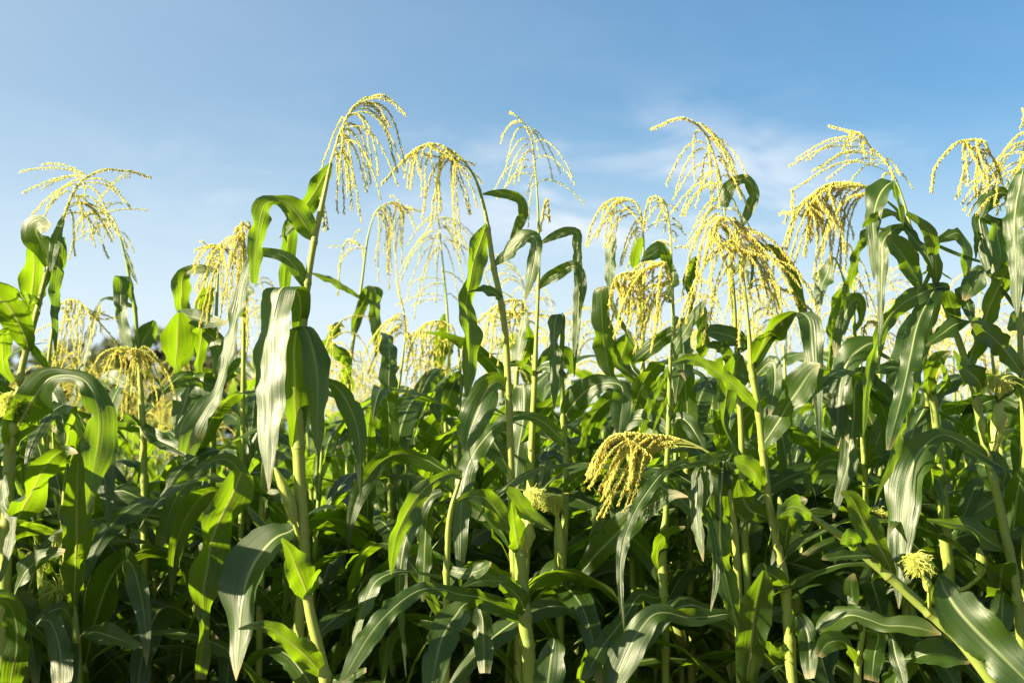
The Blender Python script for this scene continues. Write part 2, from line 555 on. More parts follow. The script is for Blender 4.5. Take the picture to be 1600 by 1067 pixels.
class Plant:
    def __init__(self, short, label, D, crop, stalk, seed, run=0.22, lower=True, name="maize_plant", cat="maize plant"):
        self.rng = np.random.default_rng(seed)
        self.D = D * DS
        self.short = short
        self.label = label
        pts = nums(stalk)
        world = [np.append(at(*photo(crop, x, y), self.D), w / CS / F_PX * self.D / 2) for x, y, w in pts]
        world.sort(key=lambda q: 0)                       # keep the traced order
        if world[0][2] > world[-1][2]:
            world = world[::-1]                           # bottom first
        low = world[0]
        dr = unit((world[0] - world[1])[:3])
        if low[2] > 0.05:
            hor = np.array([dr[0], 0.0, 0]) / max(0.2, -dr[2]) * low[2]
            ln = np.linalg.norm(hor)
            if ln > run:
                hor *= run / ln
            foot = np.array([low[0] + hor[0], low[1], 0.0, max(low[3] * 1.1, 0.011)])
            mid = (low + foot) / 2
            mid[:3] += np.array([hor[0] * 0.18, 0, 0])
            world = [foot, mid] + world
        self.axis = spline(world, 70)
        self.root = empty(name, tuple(self.axis[0, :3]), label, cat, "maize plants in the field")
        self.base = self.axis[0, :3].copy()
        self.nodes = []
        self.lower = lower
        self.silks = []
        HERO.append(self)

    def near(self, p):
        d = np.linalg.norm((self.axis[:, :3] - p) * np.array([1, 0.3, 1]), axis=1)
        i = int(d.argmin())
        return i, d[i]

    def leaf(self, crop, pts, a=(0,), e=0.0, dz=-0.08, h=False, fold=None, ruffle=0.15, snap=True, mat=None, d0=0.0):
        rng = self.rng
        P = nums(pts)
        k = len(P)
        aa = np.interp(np.linspace(0, 1, k), np.linspace(0, 1, len(a)), a) if len(a) > 1 else np.full(k, a[0])
        first = at(*photo(crop, P[0][0], P[0][1]), self.D)
        last = at(*photo(crop, P[-1][0], P[-1][1]), self.D)
        if snap and self.near(last)[1] < self.near(first)[1] * 0.8:
            P, aa = P[::-1], aa[::-1]
            first = last
        cum = np.concatenate([[0], np.cumsum([math.hypot(P[i + 1][0] - P[i][0], P[i + 1][1] - P[i][1]) for i in range(k - 1)])])
        tt = cum / cum[-1]
        rows = []
        if snap:
            i, dist = self.near(first)
            px = dist / self.D * F_PX * CS
            if px > 30:
                q = self.axis[max(0, i - 1)]
                rows.append(np.array([*(q[:3] + C_FWD * 0.006), 0.012, aa[0]]))
                if px > 150:
                    m = (q[:3] + first) / 2 + np.array([0, 0.05, 0.0])
                    rows.append(np.array([*m, 0.022, aa[0]]))
            self.nodes.append(i)
        for (x, y, w), t, ang in zip(P, tt, aa):
            d = self.D + d0 + dz * t * DS
            rows.append(np.array([*at(*photo(crop, x, y), d), w / CS / F_PX * d, ang]))
        n = max(18, min(64, int(cum[-1] / 18)))
        S = spline(rows, n)
        pos, w, ang = S[:, :3], np.maximum(S[:, 3], 0.0012), np.radians(S[:, 4] + 5 * np.sin(np.linspace(0, rng.uniform(4, 9), n) + rng.uniform(0, 6)))
        er = math.radians(e)
        if h:
            Wd = np.stack([np.cos(ang), -np.sin(ang), np.zeros(n)], -1)
        else:
            nn = np.stack([-np.sin(ang) * math.cos(er), -np.cos(ang) * math.cos(er), np.full(n, math.sin(er))], -1)
            Wd = np.cross(tangents(pos), nn)
            Wd = unit(Wd)
            for _ in range(3):
                Wd[1:-1] = unit(Wd[:-2] + Wd[1:-1] * 2 + Wd[2:])
        app = np.sqrt((Wd @ C_RIGHT) ** 2 + (Wd @ C_UP) ** 2)
        w = w / np.maximum(app, 0.45)
        mb = MB()
        f = rng.uniform(0.10, 0.34) * (1 if rng.random() < 0.6 else -1) if fold is None else fold
        blade(mb, pos - self.base, w, Wd, rng, f, ruffle)
        o = obj("leaf", mb.mesh("leaf", [mat or M_LEAF]), self.root)
        if mat is M_DRY:
            o["label"] = "dark dry curled leaf scrap"
        return self

    def tassel(self, crop, rachis, tips, gold=0.6, thick=1.0, spread=0.05, smax=0.5, bare=0.12, step=0.0029, lift=0.3):
        rng = self.rng
        rows = [at(*photo(crop, x, y), self.D) for x, y in nums(rachis)]
        for j, q in enumerate(rows):
            rows[j] = q + C_FWD * (spread * 0.5 * (j / (len(rows) - 1)) ** 2 * rng.choice((-1, 1)))
        axis = spline(rows, 36)
        mb = MB()
        spike(mb, axis - self.base, rng, gold, max(bare, 0.16), step * 0.8, 1.05, 1.25 * thick)
        tube(mb, axis[:18] - self.base, np.linspace(0.0028, 0.0012, 18), 6, 0, False)
        head = obj("tassel", mb.mesh("tassel", [M_SPIKE, M_ANTHER]), self.root)
        T = tangents(axis)
        tp = [at(*photo(crop, x, y), self.D) for x, y in nums(tips)]
        if len(tp) > 8:                                    # thinner side strands between the long ones
            for q in list(tp):
                if rng.random() < (0.9 if thick >= 1.2 else 0.3):
                    up = rng.uniform(0.0, 0.45)
                    tp.append(q * (1 - up) + axis[int(rng.integers(8, 22))] * up + np.array([rng.normal(0, 0.012), 0, rng.normal(0, 0.012)]))
        thick = 0.65 + 0.3 * thick if thick > 1 else thick
        tp.sort(key=lambda q: q[2])
        for j, E in enumerate(tp):
            s = 0.03 + smax * (j + rng.uniform(-0.5, 0.5)) / len(tp)
            i = int(np.clip(s, 0.01, 0.95) * 35)
            S0 = axis[i]
            E = E + C_FWD * rng.uniform(-spread, spread)
            dv = E - S0
            Ln = np.linalg.norm(dv)
            hang = float(np.clip(-dv[2] / Ln, 0, 1))
            hor = np.array([dv[0], dv[1], 0])
            P1 = S0 + T[i] * Ln * lift * rng.uniform(0.8, 1.2) + hor * 0.38
            P2 = E + np.array([0, 0, 1]) * Ln * (0.10 + 0.34 * hang) - hor * (0.08 + 0.25 * (1 - hang))
            B = bez(S0, P1, P2, E, 22)
            B += np.cumsum(rng.normal(0, 0.0006, B.shape), axis=0) * np.linspace(0, 1, 22)[:, None]
            b = MB()
            spike(b, B - self.base, rng, gold * rng.uniform(0.6, 1.2), bare, step, rng.uniform(0.92, 1.08), thick)
            obj("tassel_branch", b.mesh("tassel_branch", [M_SPIKE, M_ANTHER]), head)
        return self

    def ear(self, crop, bx, by, tx, ty, w, silk=None, d0=-0.02):
        """husked ear from base to top, with a tuft of silk: silk=(x, y, half width, height)"""
        rng = self.rng
        d = self.D + d0
        a, b = at(*photo(crop, bx, by), d), at(*photo(crop, tx, ty), d)
        i, dist = self.near(a)
        r = w / CS / F_PX * d / 2
        n = 26
        t = np.linspace(0, 1, n)
        rad = r * np.interp(t, [0, 0.12, 0.35, 0.6, 0.82, 0.94, 1], [0.55, 0.85, 1.0, 0.95, 0.68, 0.42, 0.22])
        pos = a[None] * (1 - t)[:, None] + b[None] * t[:, None]
        pos[:, 0] += 0.004 * np.sin(t * 3)
        mb = MB()
        ax = unit(b - a)
        A = unit(np.cross(ax, np.array([0, 1.0, 0.1])))
        Bv = np.cross(ax, A)
        sd = 22
        ang = np.linspace(0, 2 * np.pi, sd, endpoint=False)
        V = np.zeros((n, sd, 3))
        for k, g in enumerate(ang):
            rr = rad * (1 + 0.05 * math.cos(5 * g + 1) * np.sin(t * 3) + 0.035 * np.cos(11 * g + 3 * t))
            V[:, k] = pos + (A * math.cos(g) + Bv * math.sin(g)) * rr[:, None]
        ii, jj = np.meshgrid(np.arange(n - 1), np.arange(sd), indexing='ij')
        j2 = (jj + 1) % sd
        Fq = np.stack([ii * sd + jj, ii * sd + j2, (ii + 1) * sd + j2, (ii + 1) * sd + jj], -1).reshape(-1, 4)
        mb.add(V.reshape(-1, 3) - self.base, Fq)
        # outer husk leaves wrapped round it, ending in free tips
        for g in (0.4, 2.4, 4.3):
            c = pos + (A * math.cos(g) + Bv * math.sin(g)) * (rad * 1.04 + 0.0008)[:, None]
            top = rng.uniform(0.72, 0.9)
            kk = int(n * top)
            c = c[:kk]
            wd = unit(np.cross(ax, A * math.cos(g) + Bv * math.sin(g)))
            wdt = 2.0 * rad[:kk] * np.interp(np.linspace(0, 1, kk), [0, 0.5, 1], [0.8, 0.9, 0.04])
            blade(mb, c - self.base, wdt, np.broadcast_to(wd, c.shape), rng, -0.55, 0.03)
        if dist > r:                                       # the shank that joins it to the stalk
            q = self.axis[max(0, i - 2), :3]
            tube(mb, spline([q - self.base, (q + a) / 2 - self.base + np.array([0, 0, -0.01]), a - self.base], 8), r * 0.45, 8)
        e = obj("ear", mb.mesh("ear", [M_HUSK]), self.root)
        if silk:
            self.silk(crop, silk, e, b, d)
        return self

    def silk(self, crop, silk, parent, b, d):
        rng = self.rng
        sx, sy, hw, hh = silk
        hw, hh = hw * 1.25, hh * 1.15
        c = at(*photo(crop, sx, sy), d)
        k = 1 / CS / F_PX * d
        mb = MB()
        for q in range(600):
            tgt = c + np.array([rng.normal(0, 0.42) * hw * k, rng.normal(0, 0.40) * hw * k, rng.uniform(-0.75, 0.55) * hh * k])
            out = c + np.array([rng.normal(0, 0.40) * hw * k, rng.normal(0, 0.36) * hw * k, rng.uniform(0.1, 0.9) * hh * k])
            B = bez(b + rng.normal(0, 0.002, 3), b * 0.4 + out * 0.6, out, tgt, 12)
            B += np.cumsum(rng.normal(0, 0.0011, B.shape), axis=0)
            tube(mb, B - self.base, np.linspace(0.0007, 0.0005, 12), 3, 0, False)
        obj("silk", mb.mesh("silk", [M_SILK]), parent)

    def finish(self):
        """stalk with sheaths and nodes where the leaves leave it, plus the leaves lower down"""
        rng = self.rng
        ax = self.axis
        n = len(ax)
        top = n
        z = ax[:, 2]
        nodes = sorted(set(self.nodes))
        if self.lower:
            zl = z[min(nodes)] if nodes else z[-1] * 0.6
            zz = min(zl - 0.13, 1.25)
            az = rng.normal(0.25, 0.3)
            while zz > 0.35:
                i = int(np.abs(z - zz).argmin())
                nodes.append(i)
                az = (math.pi - 0.25 if math.cos(az) > 0 else 0.25) + rng.normal(0, 0.3)
                P, w, Wd = free_leaf(rng, rng.uniform(0.5, 0.75), rng.uniform(0.055, 0.078), az, rng.uniform(35, 65), rng.uniform(1.3, 2.4))
                mb = MB()
                blade(mb, P + ax[i, :3] - self.base, w, Wd, rng, rng.uniform(0.15, 0.3), 0.08)
                obj("leaf", mb.mesh("leaf", [M_LEAF]), self.root)
                zz -= rng.uniform(0.13, 0.18)
        stalk_mesh_from(ax[:, :3] - self.base, ax[:, 3], nodes, self.root)


def free_leaf(rng, length, width, az, elev, droop, n=30):
    """a leaf that leaves the stalk at elev degrees and bends over under its own weight"""
    v = np.linspace(0, 1, n)
    th = R(elev) - droop * v ** 1.5
    step = length / (n - 1)
    kink = rng.uniform(0.35, 0.7)
    if rng.random() < 0.4:
        th = th - 0.9 / (1 + np.exp(-(v - kink) * 30))
    th = np.maximum(th, R(-86))
    side = az + np.cumsum(rng.normal(0, 0.02, n))
    d = np.stack([np.cos(side) * np.cos(th), np.sin(side) * np.cos(th), np.sin(th)], -1)
    P = np.cumsum(d * step, axis=0) - d[0] * step
    w = width * np.interp(v, [0, 0.06, 0.3, 0.55, 0.8, 0.93, 1], [0.32, 0.55, 1.0, 0.95, 0.6, 0.26, 0.02])
    roll = rng.normal(0, 0.3) + rng.normal(0, 0.95) * v ** 1.3 + 0.18 * np.sin(v * rng.uniform(5, 11) + rng.uniform(0, 6))
    W0 = np.stack([-np.sin(side), np.cos(side), np.zeros(n)], -1)
    N0 = np.cross(W0, d)
    Wd = W0 * np.cos(roll)[:, None] + N0 * np.sin(roll)[:, None]
    return P, w, Wd


def stalk_mesh_from(P, rad, nodes, root, sides=12):
    n = len(P)
    m = n * 3
    idx = np.linspace(0, n - 1, m)
    Q = np.stack([np.interp(idx, np.arange(n), P[:, k]) for k in range(3)], -1)
    r = np.interp(idx, np.arange(n), rad)
    cum = np.concatenate([[0], np.cumsum(np.linalg.norm(np.diff(Q, axis=0), axis=1))])
    for k in nodes:
        s = np.interp(k, np.arange(n), np.interp(np.arange(n), idx, cum))
        dd = cum - s
        r = r * (1 + 0.22 * np.exp(-(dd / 0.007) ** 2))
    mb = MB()
    tube(mb, Q, r, sides, 0)
    for k in nodes:                                        # pale collars where the blades leave
        k = min(max(k, 1), n - 2)
        t = unit(P[k + 1] - P[k - 1])
        c = np.stack([P[k] - t * 0.004, P[k], P[k] + t * 0.004])
        rr = rad[k]
        tube(mb, c, [rr * 1.04, rr * 1.26, rr * 1.10], sides, 1, False)
    return obj("stalk", mb.mesh("stalk", [M_STALK, M_COLLAR]), root)


# ------------------------------------------------------------------ ground
gm = MB()
g = 700.0
xs = np.linspace(-g, g, 41)
gx, gy = np.meshgrid(xs, xs, indexing='ij')
gi, gj = np.meshgrid(np.arange(40), np.arange(40), indexing='ij')
gm.add(np.stack([gx, gy, np.zeros_like(gx)], -1).reshape(-1, 3), np.stack([gi * 41 + gj, (gi + 1) * 41 + gj, (gi + 1) * 41 + gj + 1, gi * 41 + gj + 1], -1).reshape(-1, 4))
ground = obj("ground", gm.mesh("ground", [M_SOIL]))
ground["kind"] = "structure"
ground["label"] = "bare brown soil of the maize field"

# ------------------------------------------------------------------ the maize plants one can tell apart, front row first
p = Plant("the splayed tassel at far left", "maize plant at far left whose splayed tassel spreads both ways above a folded flag leaf", 2.9, "T0",
          "75 1480 36, 90 1353 34, 120 1213 32, 160 1073 28, 215 853 24, 256 720 15, 298 585 9", 11)
p.leaf("T0", "232 845 18, 207 770 64, 182 705 120, 165 655 132, 185 628 110, 232 640 30", (25, 20, 10), 10, -0.05)
p.leaf("T0", "150 700 40, 160 790 82, 155 880 84, 145 980 66, 138 1060 40, 132 1120 6", (-50,), 0, 0.06, snap=False)
p.leaf("T0", "236 842 14, 246 760 46, 264 680 52, 284 620 30, 296 575 5", (-5,))
p.leaf("T0", "240 838 16, 285 690 30, 274 800 54, 260 900 42, 256 1050 30, 258 1230 5", (-35, -45), 0, -0.03)
p.leaf("M0", "185 430 20, 160 392 56, 125 372 60, 75 352 8", (25, -30), 20)
p.leaf("M0", "135 620 30, 118 560 90, 72 460 150, 10 385 170, -60 350 120, -120 420 60", (-12, -20), -20, -0.15)
p.leaf("M0", "60 760 20, 20 700 40, 15 620 60, 12 540 50, 30 500 6", (-50,))
p.tassel("T0", "298 585, 330 500, 370 435, 425 390, 500 374, 600 376, 686 403",
         "75 380, 88 467, 165 450, 140 572, 195 630, 350 757, 375 670, 296 680, 455 725, 495 772, 520 690, 556 672, 608 545, 400 660, 440 640, 240 560, 600 740",
         0.5, smax=0.42)

p = Plant("the thin drooping stem at left", "slender maize plant at left with a faint drooping tassel and a small dark flag leaf", 3.5, "T0",
          "655 1600 24, 645 1300 22, 634 1133 20, 625 1013 20, 610 933 16, 585 793 12, 556 680 8", 12)
p.leaf("T0", "575 745 10, 595 790 22, 615 850 18, 640 905 3", (-15,))
p.leaf("M0", "622 405 12, 590 300 44, 565 270 62, 560 340 68, 562 430 62, 575 520 60, 595 600 56, 600 660 10", (-50, -40, 30, 10), 0, -0.06, h=True)
p.leaf("M0", "616 412 14, 570 396 26, 520 376 16, 470 385 12, 445 460 42, 415 560 50, 385 680 42, 350 800 26, 300 975 3", (20, 10, 35), 20, -0.1)
p.leaf("M0", "645 625 20, 665 570 70, 695 520 76, 716 478 14", (-45,), 0, 0.02)
p.tassel("T0", "556 680, 530 610, 495 575, 440 575, 380 610, 305 780", "345 705, 380 690, 672 560, 330 640, 415 665, 548 520, 592 400, 604 745, 420 690, 500 520", 0.4, 0.85, smax=0.55)

p = Plant("the umbrella tassel at left", "maize plant at left whose full golden tassel hangs like an umbrella before the trees", 3.1, "M0",
          "668 1250 32, 664 1000 30, 652 800 26, 645 690 16", 13)
p.leaf("M0", "655 955 26, 720 1020 66, 800 1060 60, 860 1100 20", (-20,), 20)
p.leaf("M0", "652 950 22, 600 936 54, 545 952 46, 522 976 8", (-35,), 20)
p.leaf("M0", "640 800 20, 570 762 60, 500 740 70, 455 765 20", (-15,), 10, 0.05)
p.tassel("M0", "645 690, 642 650, 628 620, 605 606, 580 612", "440 735, 472 722, 520 770, 560 790, 600 920, 622 900, 640 832, 700 882, 732 870, 762 830, 800 750, 812 842, 690 760, 500 702, 770 700, 580 850, 610 800, 660 700, 545 700",
         0.75, 1.1, spread=0.07, smax=0.9, lift=0.5)

p = Plant("the far left blade", "maize plant with a thin airy tassel hanging low just behind the far left stalk", 3.3, "M0",
          "200 1150 26, 214 800 22, 238 560 16, 258 450 9", 14)
p.tassel("M0", "258 450, 268 415, 300 385, 360 385, 430 440, 552 612", "505 465, 490 415, 452 572, 440 550, 366 640, 342 690, 302 690, 270 682, 200 680, 330 800, 226 680, 168 542, 345 830, 250 660, 320 640", 0.5, 0.9, smax=0.6, spread=0.08)
p.leaf("M0", "225 700 20, 180 640 40, 150 600 30, 130 560 6", (-30,))
for q, (tx, ty) in enumerate(((165, 1000), (350, 900))):
    pass

p = Plant("the leaf arching at the left edge", "maize plant at left edge with a big leaf arching right over pale silk", 2.72, "B0",
          "8 1050 60, 22 600 60, 36 250 56, 48 0 54, 48 -40 46, 60 -150 30", 15)
p.leaf("M0", "45 1045 44, 85 960 120, 150 850 140, 215 752 112, 300 728 54, 385 750 72, 440 830 112, 465 930 126, 455 1060 116, 430 1200 72, 405 1372 6", (-50, -40, 5, -35, -45, -45), 5, -0.15, fold=0.15)
p.leaf("B0", "35 345 40, 80 330 60, 128 240 136, 188 130 160, 240 50 112, 305 12 60, 360 24 8", (-45,), 0, -0.2)
p.leaf("B0", "-60 700 60, 10 700 90, 60 760 120, 76 900 130, 55 1060 100, 40 1180 40", (15, 10, -40), 20, -0.2)
p.leaf("B0", "30 700 30, 60 680 44, 120 570 80, 200 502 70, 300 480 20", (10,), 40, -0.05)
p.leaf("B0", "10 100 40, 20 260 70, 62 330 50, 40 480 50, 0 620 20", (20,), 0, -0.1)
p.ear("M0", 60, 1010, 42, 935, 44, (42, 862, 62, 70), d0=-0.03)

p = Plant("the bare green stem at lower left", "maize plant at lower left with one broad blade hanging straight over its thin stem", 2.8, "B0",
          "368 1150 40, 356 900 38, 346 770 28, 336 715 12", 16)
p.leaf("B0", "343 742 20, 345 660 40, 350 560 86, 355 430 108, 356 280 116, 360 130 92, 366 20 30", (-35,), 0, -0.08)
p.leaf("B0", "340 780 14, 300 600 20, 275 540 8", (-20,))
p.leaf("B0", "345 820 20, 285 740 60, 180 790 56, 230 800 70, 265 880 100, 285 1000 112, 285 1120 80", (5,), 20, -0.12, snap=False)
p.leaf("B0", "370 860 20, 440 850 70, 540 880 80, 640 920 30", (5,), 40)
p.ear("B0", 300, 540, 290, 460, 24, (284, 425, 32, 46))

G = Plant("the tallest tassel", "tall maize plant with the tallest tassel and a broad white-sheened hanging leaf", 2.75, "T1",
          "194 2800 48, 200 2460 48, 226 2180 48, 216 2010 56, 197 1680 56, 200 1400 48, 215 1150 40, 238 900 34, 270 700 30, 300 560 26, 328 430 20, 346 338 12", 17)
p = G
p.leaf("T1", "348 342 14, 315 400 60, 270 480 76, 215 560 70, 160 660 62, 145 760 56, 135 860 52, 130 940 36", (-45,), 0, 0.06)
p.leaf("T1", "275 697 30, 245 650 92, 200 582 112, 150 530 92, 90 512 44, 40 540 72, 15 640 72, 0 760 60, -8 900 24", (-12, -12, -45, -55), -8, -0.1)
p.leaf("T1", "190 610 50, 160 640 40, 135 665 24, 103 690 3", (-15,), 20, snap=False, dz=0.03)
p.leaf("M1", "235 325 30, 190 240 70, 130 180 60, 60 162 44, 0 170 40, -35 220 40, -70 330 56, -90 450 66, -120 580 72, -150 720 62, -175 800 70, -230 880 96, -290 980 118, -325 1090 70", (-10, -15, 20, 45, 45, -50), 5, -0.12)
p.leaf("M1", "195 530 50, 208 430 84, 190 342 110, 120 330 150, 84 430 162, 68 560 166, 62 700 160, 58 850 140, 55 1000 112, 58 1130 60, 60 1275 4", (-25, 0, 25, 30, 30, 25), 0, -0.16, h=True, fold=0.1, ruffle=0.045)
p.leaf("M1", "185 1060 50, 186 950 84, 182 840 124, 178 720 140, 178 600 130, 195 510 90, 232 520 80, 266 620 112, 285 740 112, 286 860 92, 285 1000 62, 288 1090 12", (-35, -30, 0, 25), 0, -0.1, h=True, fold=0.12)
p.leaf("B1", "205 362 30, 150 388 90, 90 412 140, 20 480 190, -35 580 208, -66 720 172, -78 850 132, -86 980 70, -92 1075 4", (38,), 12, -0.12, fold=0.14)
p.leaf("B0", "1120 110 90, 1085 200 142, 1035 300 134, 985 420 134, 962 540 146, 945 640 132, 945 750 62, 945 860 42, 935 960 60, 925 1070 40", (-48,), 0, -0.06, snap=False, d0=0.05)
p.leaf("M1", "232 640 30, 320 745 24, 380 790 70, 430 870 100, 465 960 92, 480 1060 62, 483 1200 26, 489 1310 3", (15, 10, -35), 10, -0.05)
p.ear("B1", 178, 345, 86, 88, 50)
p.tassel("T1", "346 338, 375 240, 402 170, 440 95, 490 45, 540 28, 590 32, 640 56",
         "705 132, 625 166, 600 152, 690 332, 660 442, 650 372, 640 350, 585 522, 570 400, 510 477, 516 447, 482 617, 446 557, 426 480, 406 578, 386 442, 372 566, 284 412, 690 380, 545 380",
         0.55, smax=0.55, lift=0.34)
p.tassel("T1", "300 500, 310 560, 312 610, 321 656", "318 640", 0.5, smax=0.2)

p = Plant("the leaning front shoot", "stout maize shoot leaning left in front of the lower stalk of the tallest plant", 2.62, "B1",
          "345 1200 54, 322 1060 54, 288 920 52, 255 780 50, 238 690 44, 225 650 26", 18, run=0.12)
p.leaf("B1", "240 692 40, 218 620 112, 190 555 122, 160 480 62, 118 418 12", (-30,))
p.leaf("B1", "245 680 30, 270 620 60, 282 575 40, 290 560 5", (-40,))
p.leaf("B1", "312 1050 40, 232 960 120, 150 890 92, 80 842 60, 0 825 40, -80 838 10", (20,), 30, -0.12)
p.leaf("B1", "335 1075 30, 420 1060 50, 510 1025 20", (30,), 20)

p = Plant("the plain stalk at lower left", "maize stalk with no tassel in view standing left of the tallest plant", 3.05, "B1",
          "10 1300 36, 14 1000 34, 25 500 34, 32 240 34, 42 60 28, 60 -150 16", 19)
p.leaf("B1", "35 240 24, -20 200 50, -60 130 60, -120 60 60, -200 60 40, -290 130 70, -370 230 80, -420 360 60, -440 470 10", (10, 10, -35, -35), 20, -0.1)
p.leaf("B1", "30 300 24, 60 230 60, 110 220 50, 170 250 10", (30,), 20)
p.leaf("M1", "60 880 20, 100 800 60, 150 880 60, 160 960 12", (20,))

p = Plant("the tassel drooping to the left", "maize plant whose heavy orange tassel droops to the left just right of the tallest tassel", 2.9, "T1",
          "1195 2200 36, 1180 1700 34, 1160 1200 30, 1135 980 28, 1100 820 26, 1075 640 20, 1050 520 16, 1020 420 12, 985 360 9", 20)
p.leaf("M1", "1072 30 20, 1045 100 78, 1012 200 82, 990 310 72, 975 400 72, 985 500 80, 990 600 78, 985 720 62, 972 830 12", (-42,), 0, -0.06, fold=0.3)
p.leaf("T1", "1142 975 14, 1100 940 60, 1040 930 32, 975 940 3", (25,), 20)
p.leaf("T2", "-86 815 14, -40 770 52, 20 712 80, 80 676 72, 112 700 58, 105 780 62, 88 870 52, 62 972 8", (10, 5, 20), 30, -0.08)
p.leaf("T2", "-136 485 8, -80 480 30, 0 490 46, 45 520 42, 50 580 50, 30 630 44, 5 690 30, -12 722 4", (-10, 10), -15, 0.05)
p.leaf("M1", "1165 800 20, 1120 760 80, 1070 800 130, 1020 900 150, 985 1000 110, 975 1080 20", (-30, 10), 10, -0.05)
p.tassel("T1", "985 360, 945 312, 890 275, 820 250, 760 268, 700 318, 640 380, 590 440",
         "685 402, 700 452, 720 472, 770 602, 775 500, 800 622, 845 577, 850 560, 912 622, 952 742, 1000 572, 1010 340, 1035 550, 760 402, 830 592, 690 302, 1040 430, 735 400",
         0.9, 1.1, smax=0.62)

p = Plant("the thin dark-tipped tassel", "thin maize plant mid frame with an upright dark-tipped sparse tassel against the sky", 3.0, "T2",
          "85 1800 32, 90 1660 30, 105 1353 26, 112 1153 18, 120 973 16, 125 793 13, 122 593 11, 115 450 7", 21)
p.leaf("T2", "127 715 10, 200 676 40, 270 655 42, 302 670 50, 300 740 46, 305 820 40, 312 900 44, 306 1000 40, 296 1150 30, 288 1330 4", (-25, 10, 25), 10, -0.05)
p.leaf("T2", "118 925 10, 160 880 50, 220 845 60, 284 815 44, 320 850 40, 326 930 38, 318 1000 20, 310 1062 3", (-8,), -10)
p.leaf("M2", "100 725 20, 60 690 32, 20 676 34, -40 690 6", (-10,), 20)
p.leaf("M2", "104 722 20, 150 690 42, 215 705 40, 250 740 10", (-10,), 20)
p.leaf("M2", "106 700 16, 160 640 44, 220 620 60, 265 650 60, 275 720 20", (-25,), -10, 0.05)
p.tassel("T2", "115 450, 105 350, 95 260, 75 190, 40 145, 0 113, -8 108", "325 532, 276 420, 286 450, -46 196, -55 252, -80 460, -60 500, -20 422, 68 640, 8 442, -30 462, 130 310, -20 360, 80 500", 0.25, 0.8, smax=0.72, step=0.0036)
p.tassel("T2", "128 660, 140 600, 150 540, 160 515, 170 545, 172 612", "140 650, 175 600", 0.8, smax=0.6)

p = Plant("the fountain tassel in the middle", "maize plant in the middle with a fountain-shaped greenish tassel over a pale folded leaf", 3.1, "M2",
          "15 1150 26, 20 760 22, 30 600 18, 45 450 12", 22)
p.leaf("M2", "30 640 20, 62 440 30, 48 520 62, 28 620 62, 14 710 12", (40,), 0, snap=False)
p.leaf("M2", "28 700 20, 60 640 60, 80 560 50, 70 500 10", (-25,))
p.leaf("M2", "18 800 20, 50 770 80, 58 850 110, 50 960 100, 30 1080 90, 20 1200 60, 8 1275 6", (20, 15), 10, -0.15, h=True)
p.tassel("M2", "45 450, 52 405, 30 382, -50 396, -130 455, -200 540, -250 692", "-100 640, -60 682, -80 600, -30 652, 0 562, 60 602, 100 560, 130 522, 168 462, 20 740, 40 642, -120 562, 150 440, -20 700, 80 480", 0.6, smax=0.5, spread=0.08)

Mp = Plant("the pale upright blade", "maize plant mid frame with a single pale upright blade and an ear beside its stalk", 2.95, "M2",
           "218 2150 40, 221 2000 40, 223 1800 40, 240 1550 36, 248 1300 30, 250 1080 28, 238 950 26, 230 740 22, 220 600 14", 23)
p = Mp
p.leaf("M2", "222 690 16, 235 520 30, 216 445 60, 198 500 58, 195 620 52, 197 750 42, 195 885 8", (35,), 0, -0.05, h=True)
p.leaf("M2", "236 932 30, 270 880 92, 330 812 112, 400 770 82, 465 765 62, 508 785 82, 510 850 100, 500 940 80, 492 1010 12", (-15, -12, -15), 20, -0.12)
p.leaf("M2", "282 1075 26, 215 1010 72, 150 950 62, 80 918 42, 10 920 46, -50 952 62, -120 1012 72, -190 1112 82, -225 1220 86, -238 1370 80, -240 1500 64, -240 1600 38, -238 1725 4", (-12, 0, 25, 25, -45), 12, -0.15)
p.leaf("B2", "250 215 20, 265 170 60, 310 130 50, 346 97 3", (-10,), 10)
p.leaf("B2", "212 695 30, 250 622 72, 330 560 66, 400 480 112, 480 400 124, 560 322 122, 650 256 92, 740 215 50, 816 226 5", (-30, 5, 5, -20), 10, -0.2)
p.ear("B2", 222, 640, 208, 305, 52, (186, 250, 48, 48))

p = Plant("the stout twin-eared stalk", "stout maize stalk low mid frame with a leaf crossing its bright yellow node", 2.72, "B2",
          "92 1200 70, 75 950 66, 45 640 58, 40 500 54, 60 330 36, 70 200 20", 24)
p.leaf("B2", "36 480 40, 22 420 92, 10 340 72, 0 245 10", (-30,))
p.leaf("B2", "64 340 20, 185 382 12, 130 330 52, 70 290 72, 20 220 62, -20 190 30", (-20,), 10, snap=False)
p.leaf("B2", "72 785 30, 40 705 92, -10 650 80, -60 640 20", (-35,))
p.leaf("B2", "92 900 20, 190 880 30, 185 950 122, 170 1067 142, 150 1200 90", (0,), 0, -0.12, h=True)
p.leaf("B1", "1240 785 50, 1140 735 82, 1040 692 72, 950 676 62, 860 652 52, 780 650 54, 710 680 74, 620 752 92, 540 842 102, 470 950 92, 420 1040 52, 385 1090 8", (0, -10, 10, 15), 30, -0.25)
p.leaf("B1", "1200 760 30, 1000 712 46, 925 770 132, 860 880 134, 830 1000 122, 805 1140 70", (5,), 15, -0.2, snap=False)
p.leaf("B1", "1226 645 30, 1150 620 60, 1050 612 72, 955 640 8", (20,), 30, -0.1)
p.leaf("B1", "1100 700 20, 1040 730 44, 1052 800 92, 1056 920 92, 1060 1040 50", (0,), 0, h=True, snap=False)
p.ear("B2", 58, 470, 76, 318, 56, (106, 228, 40, 58))

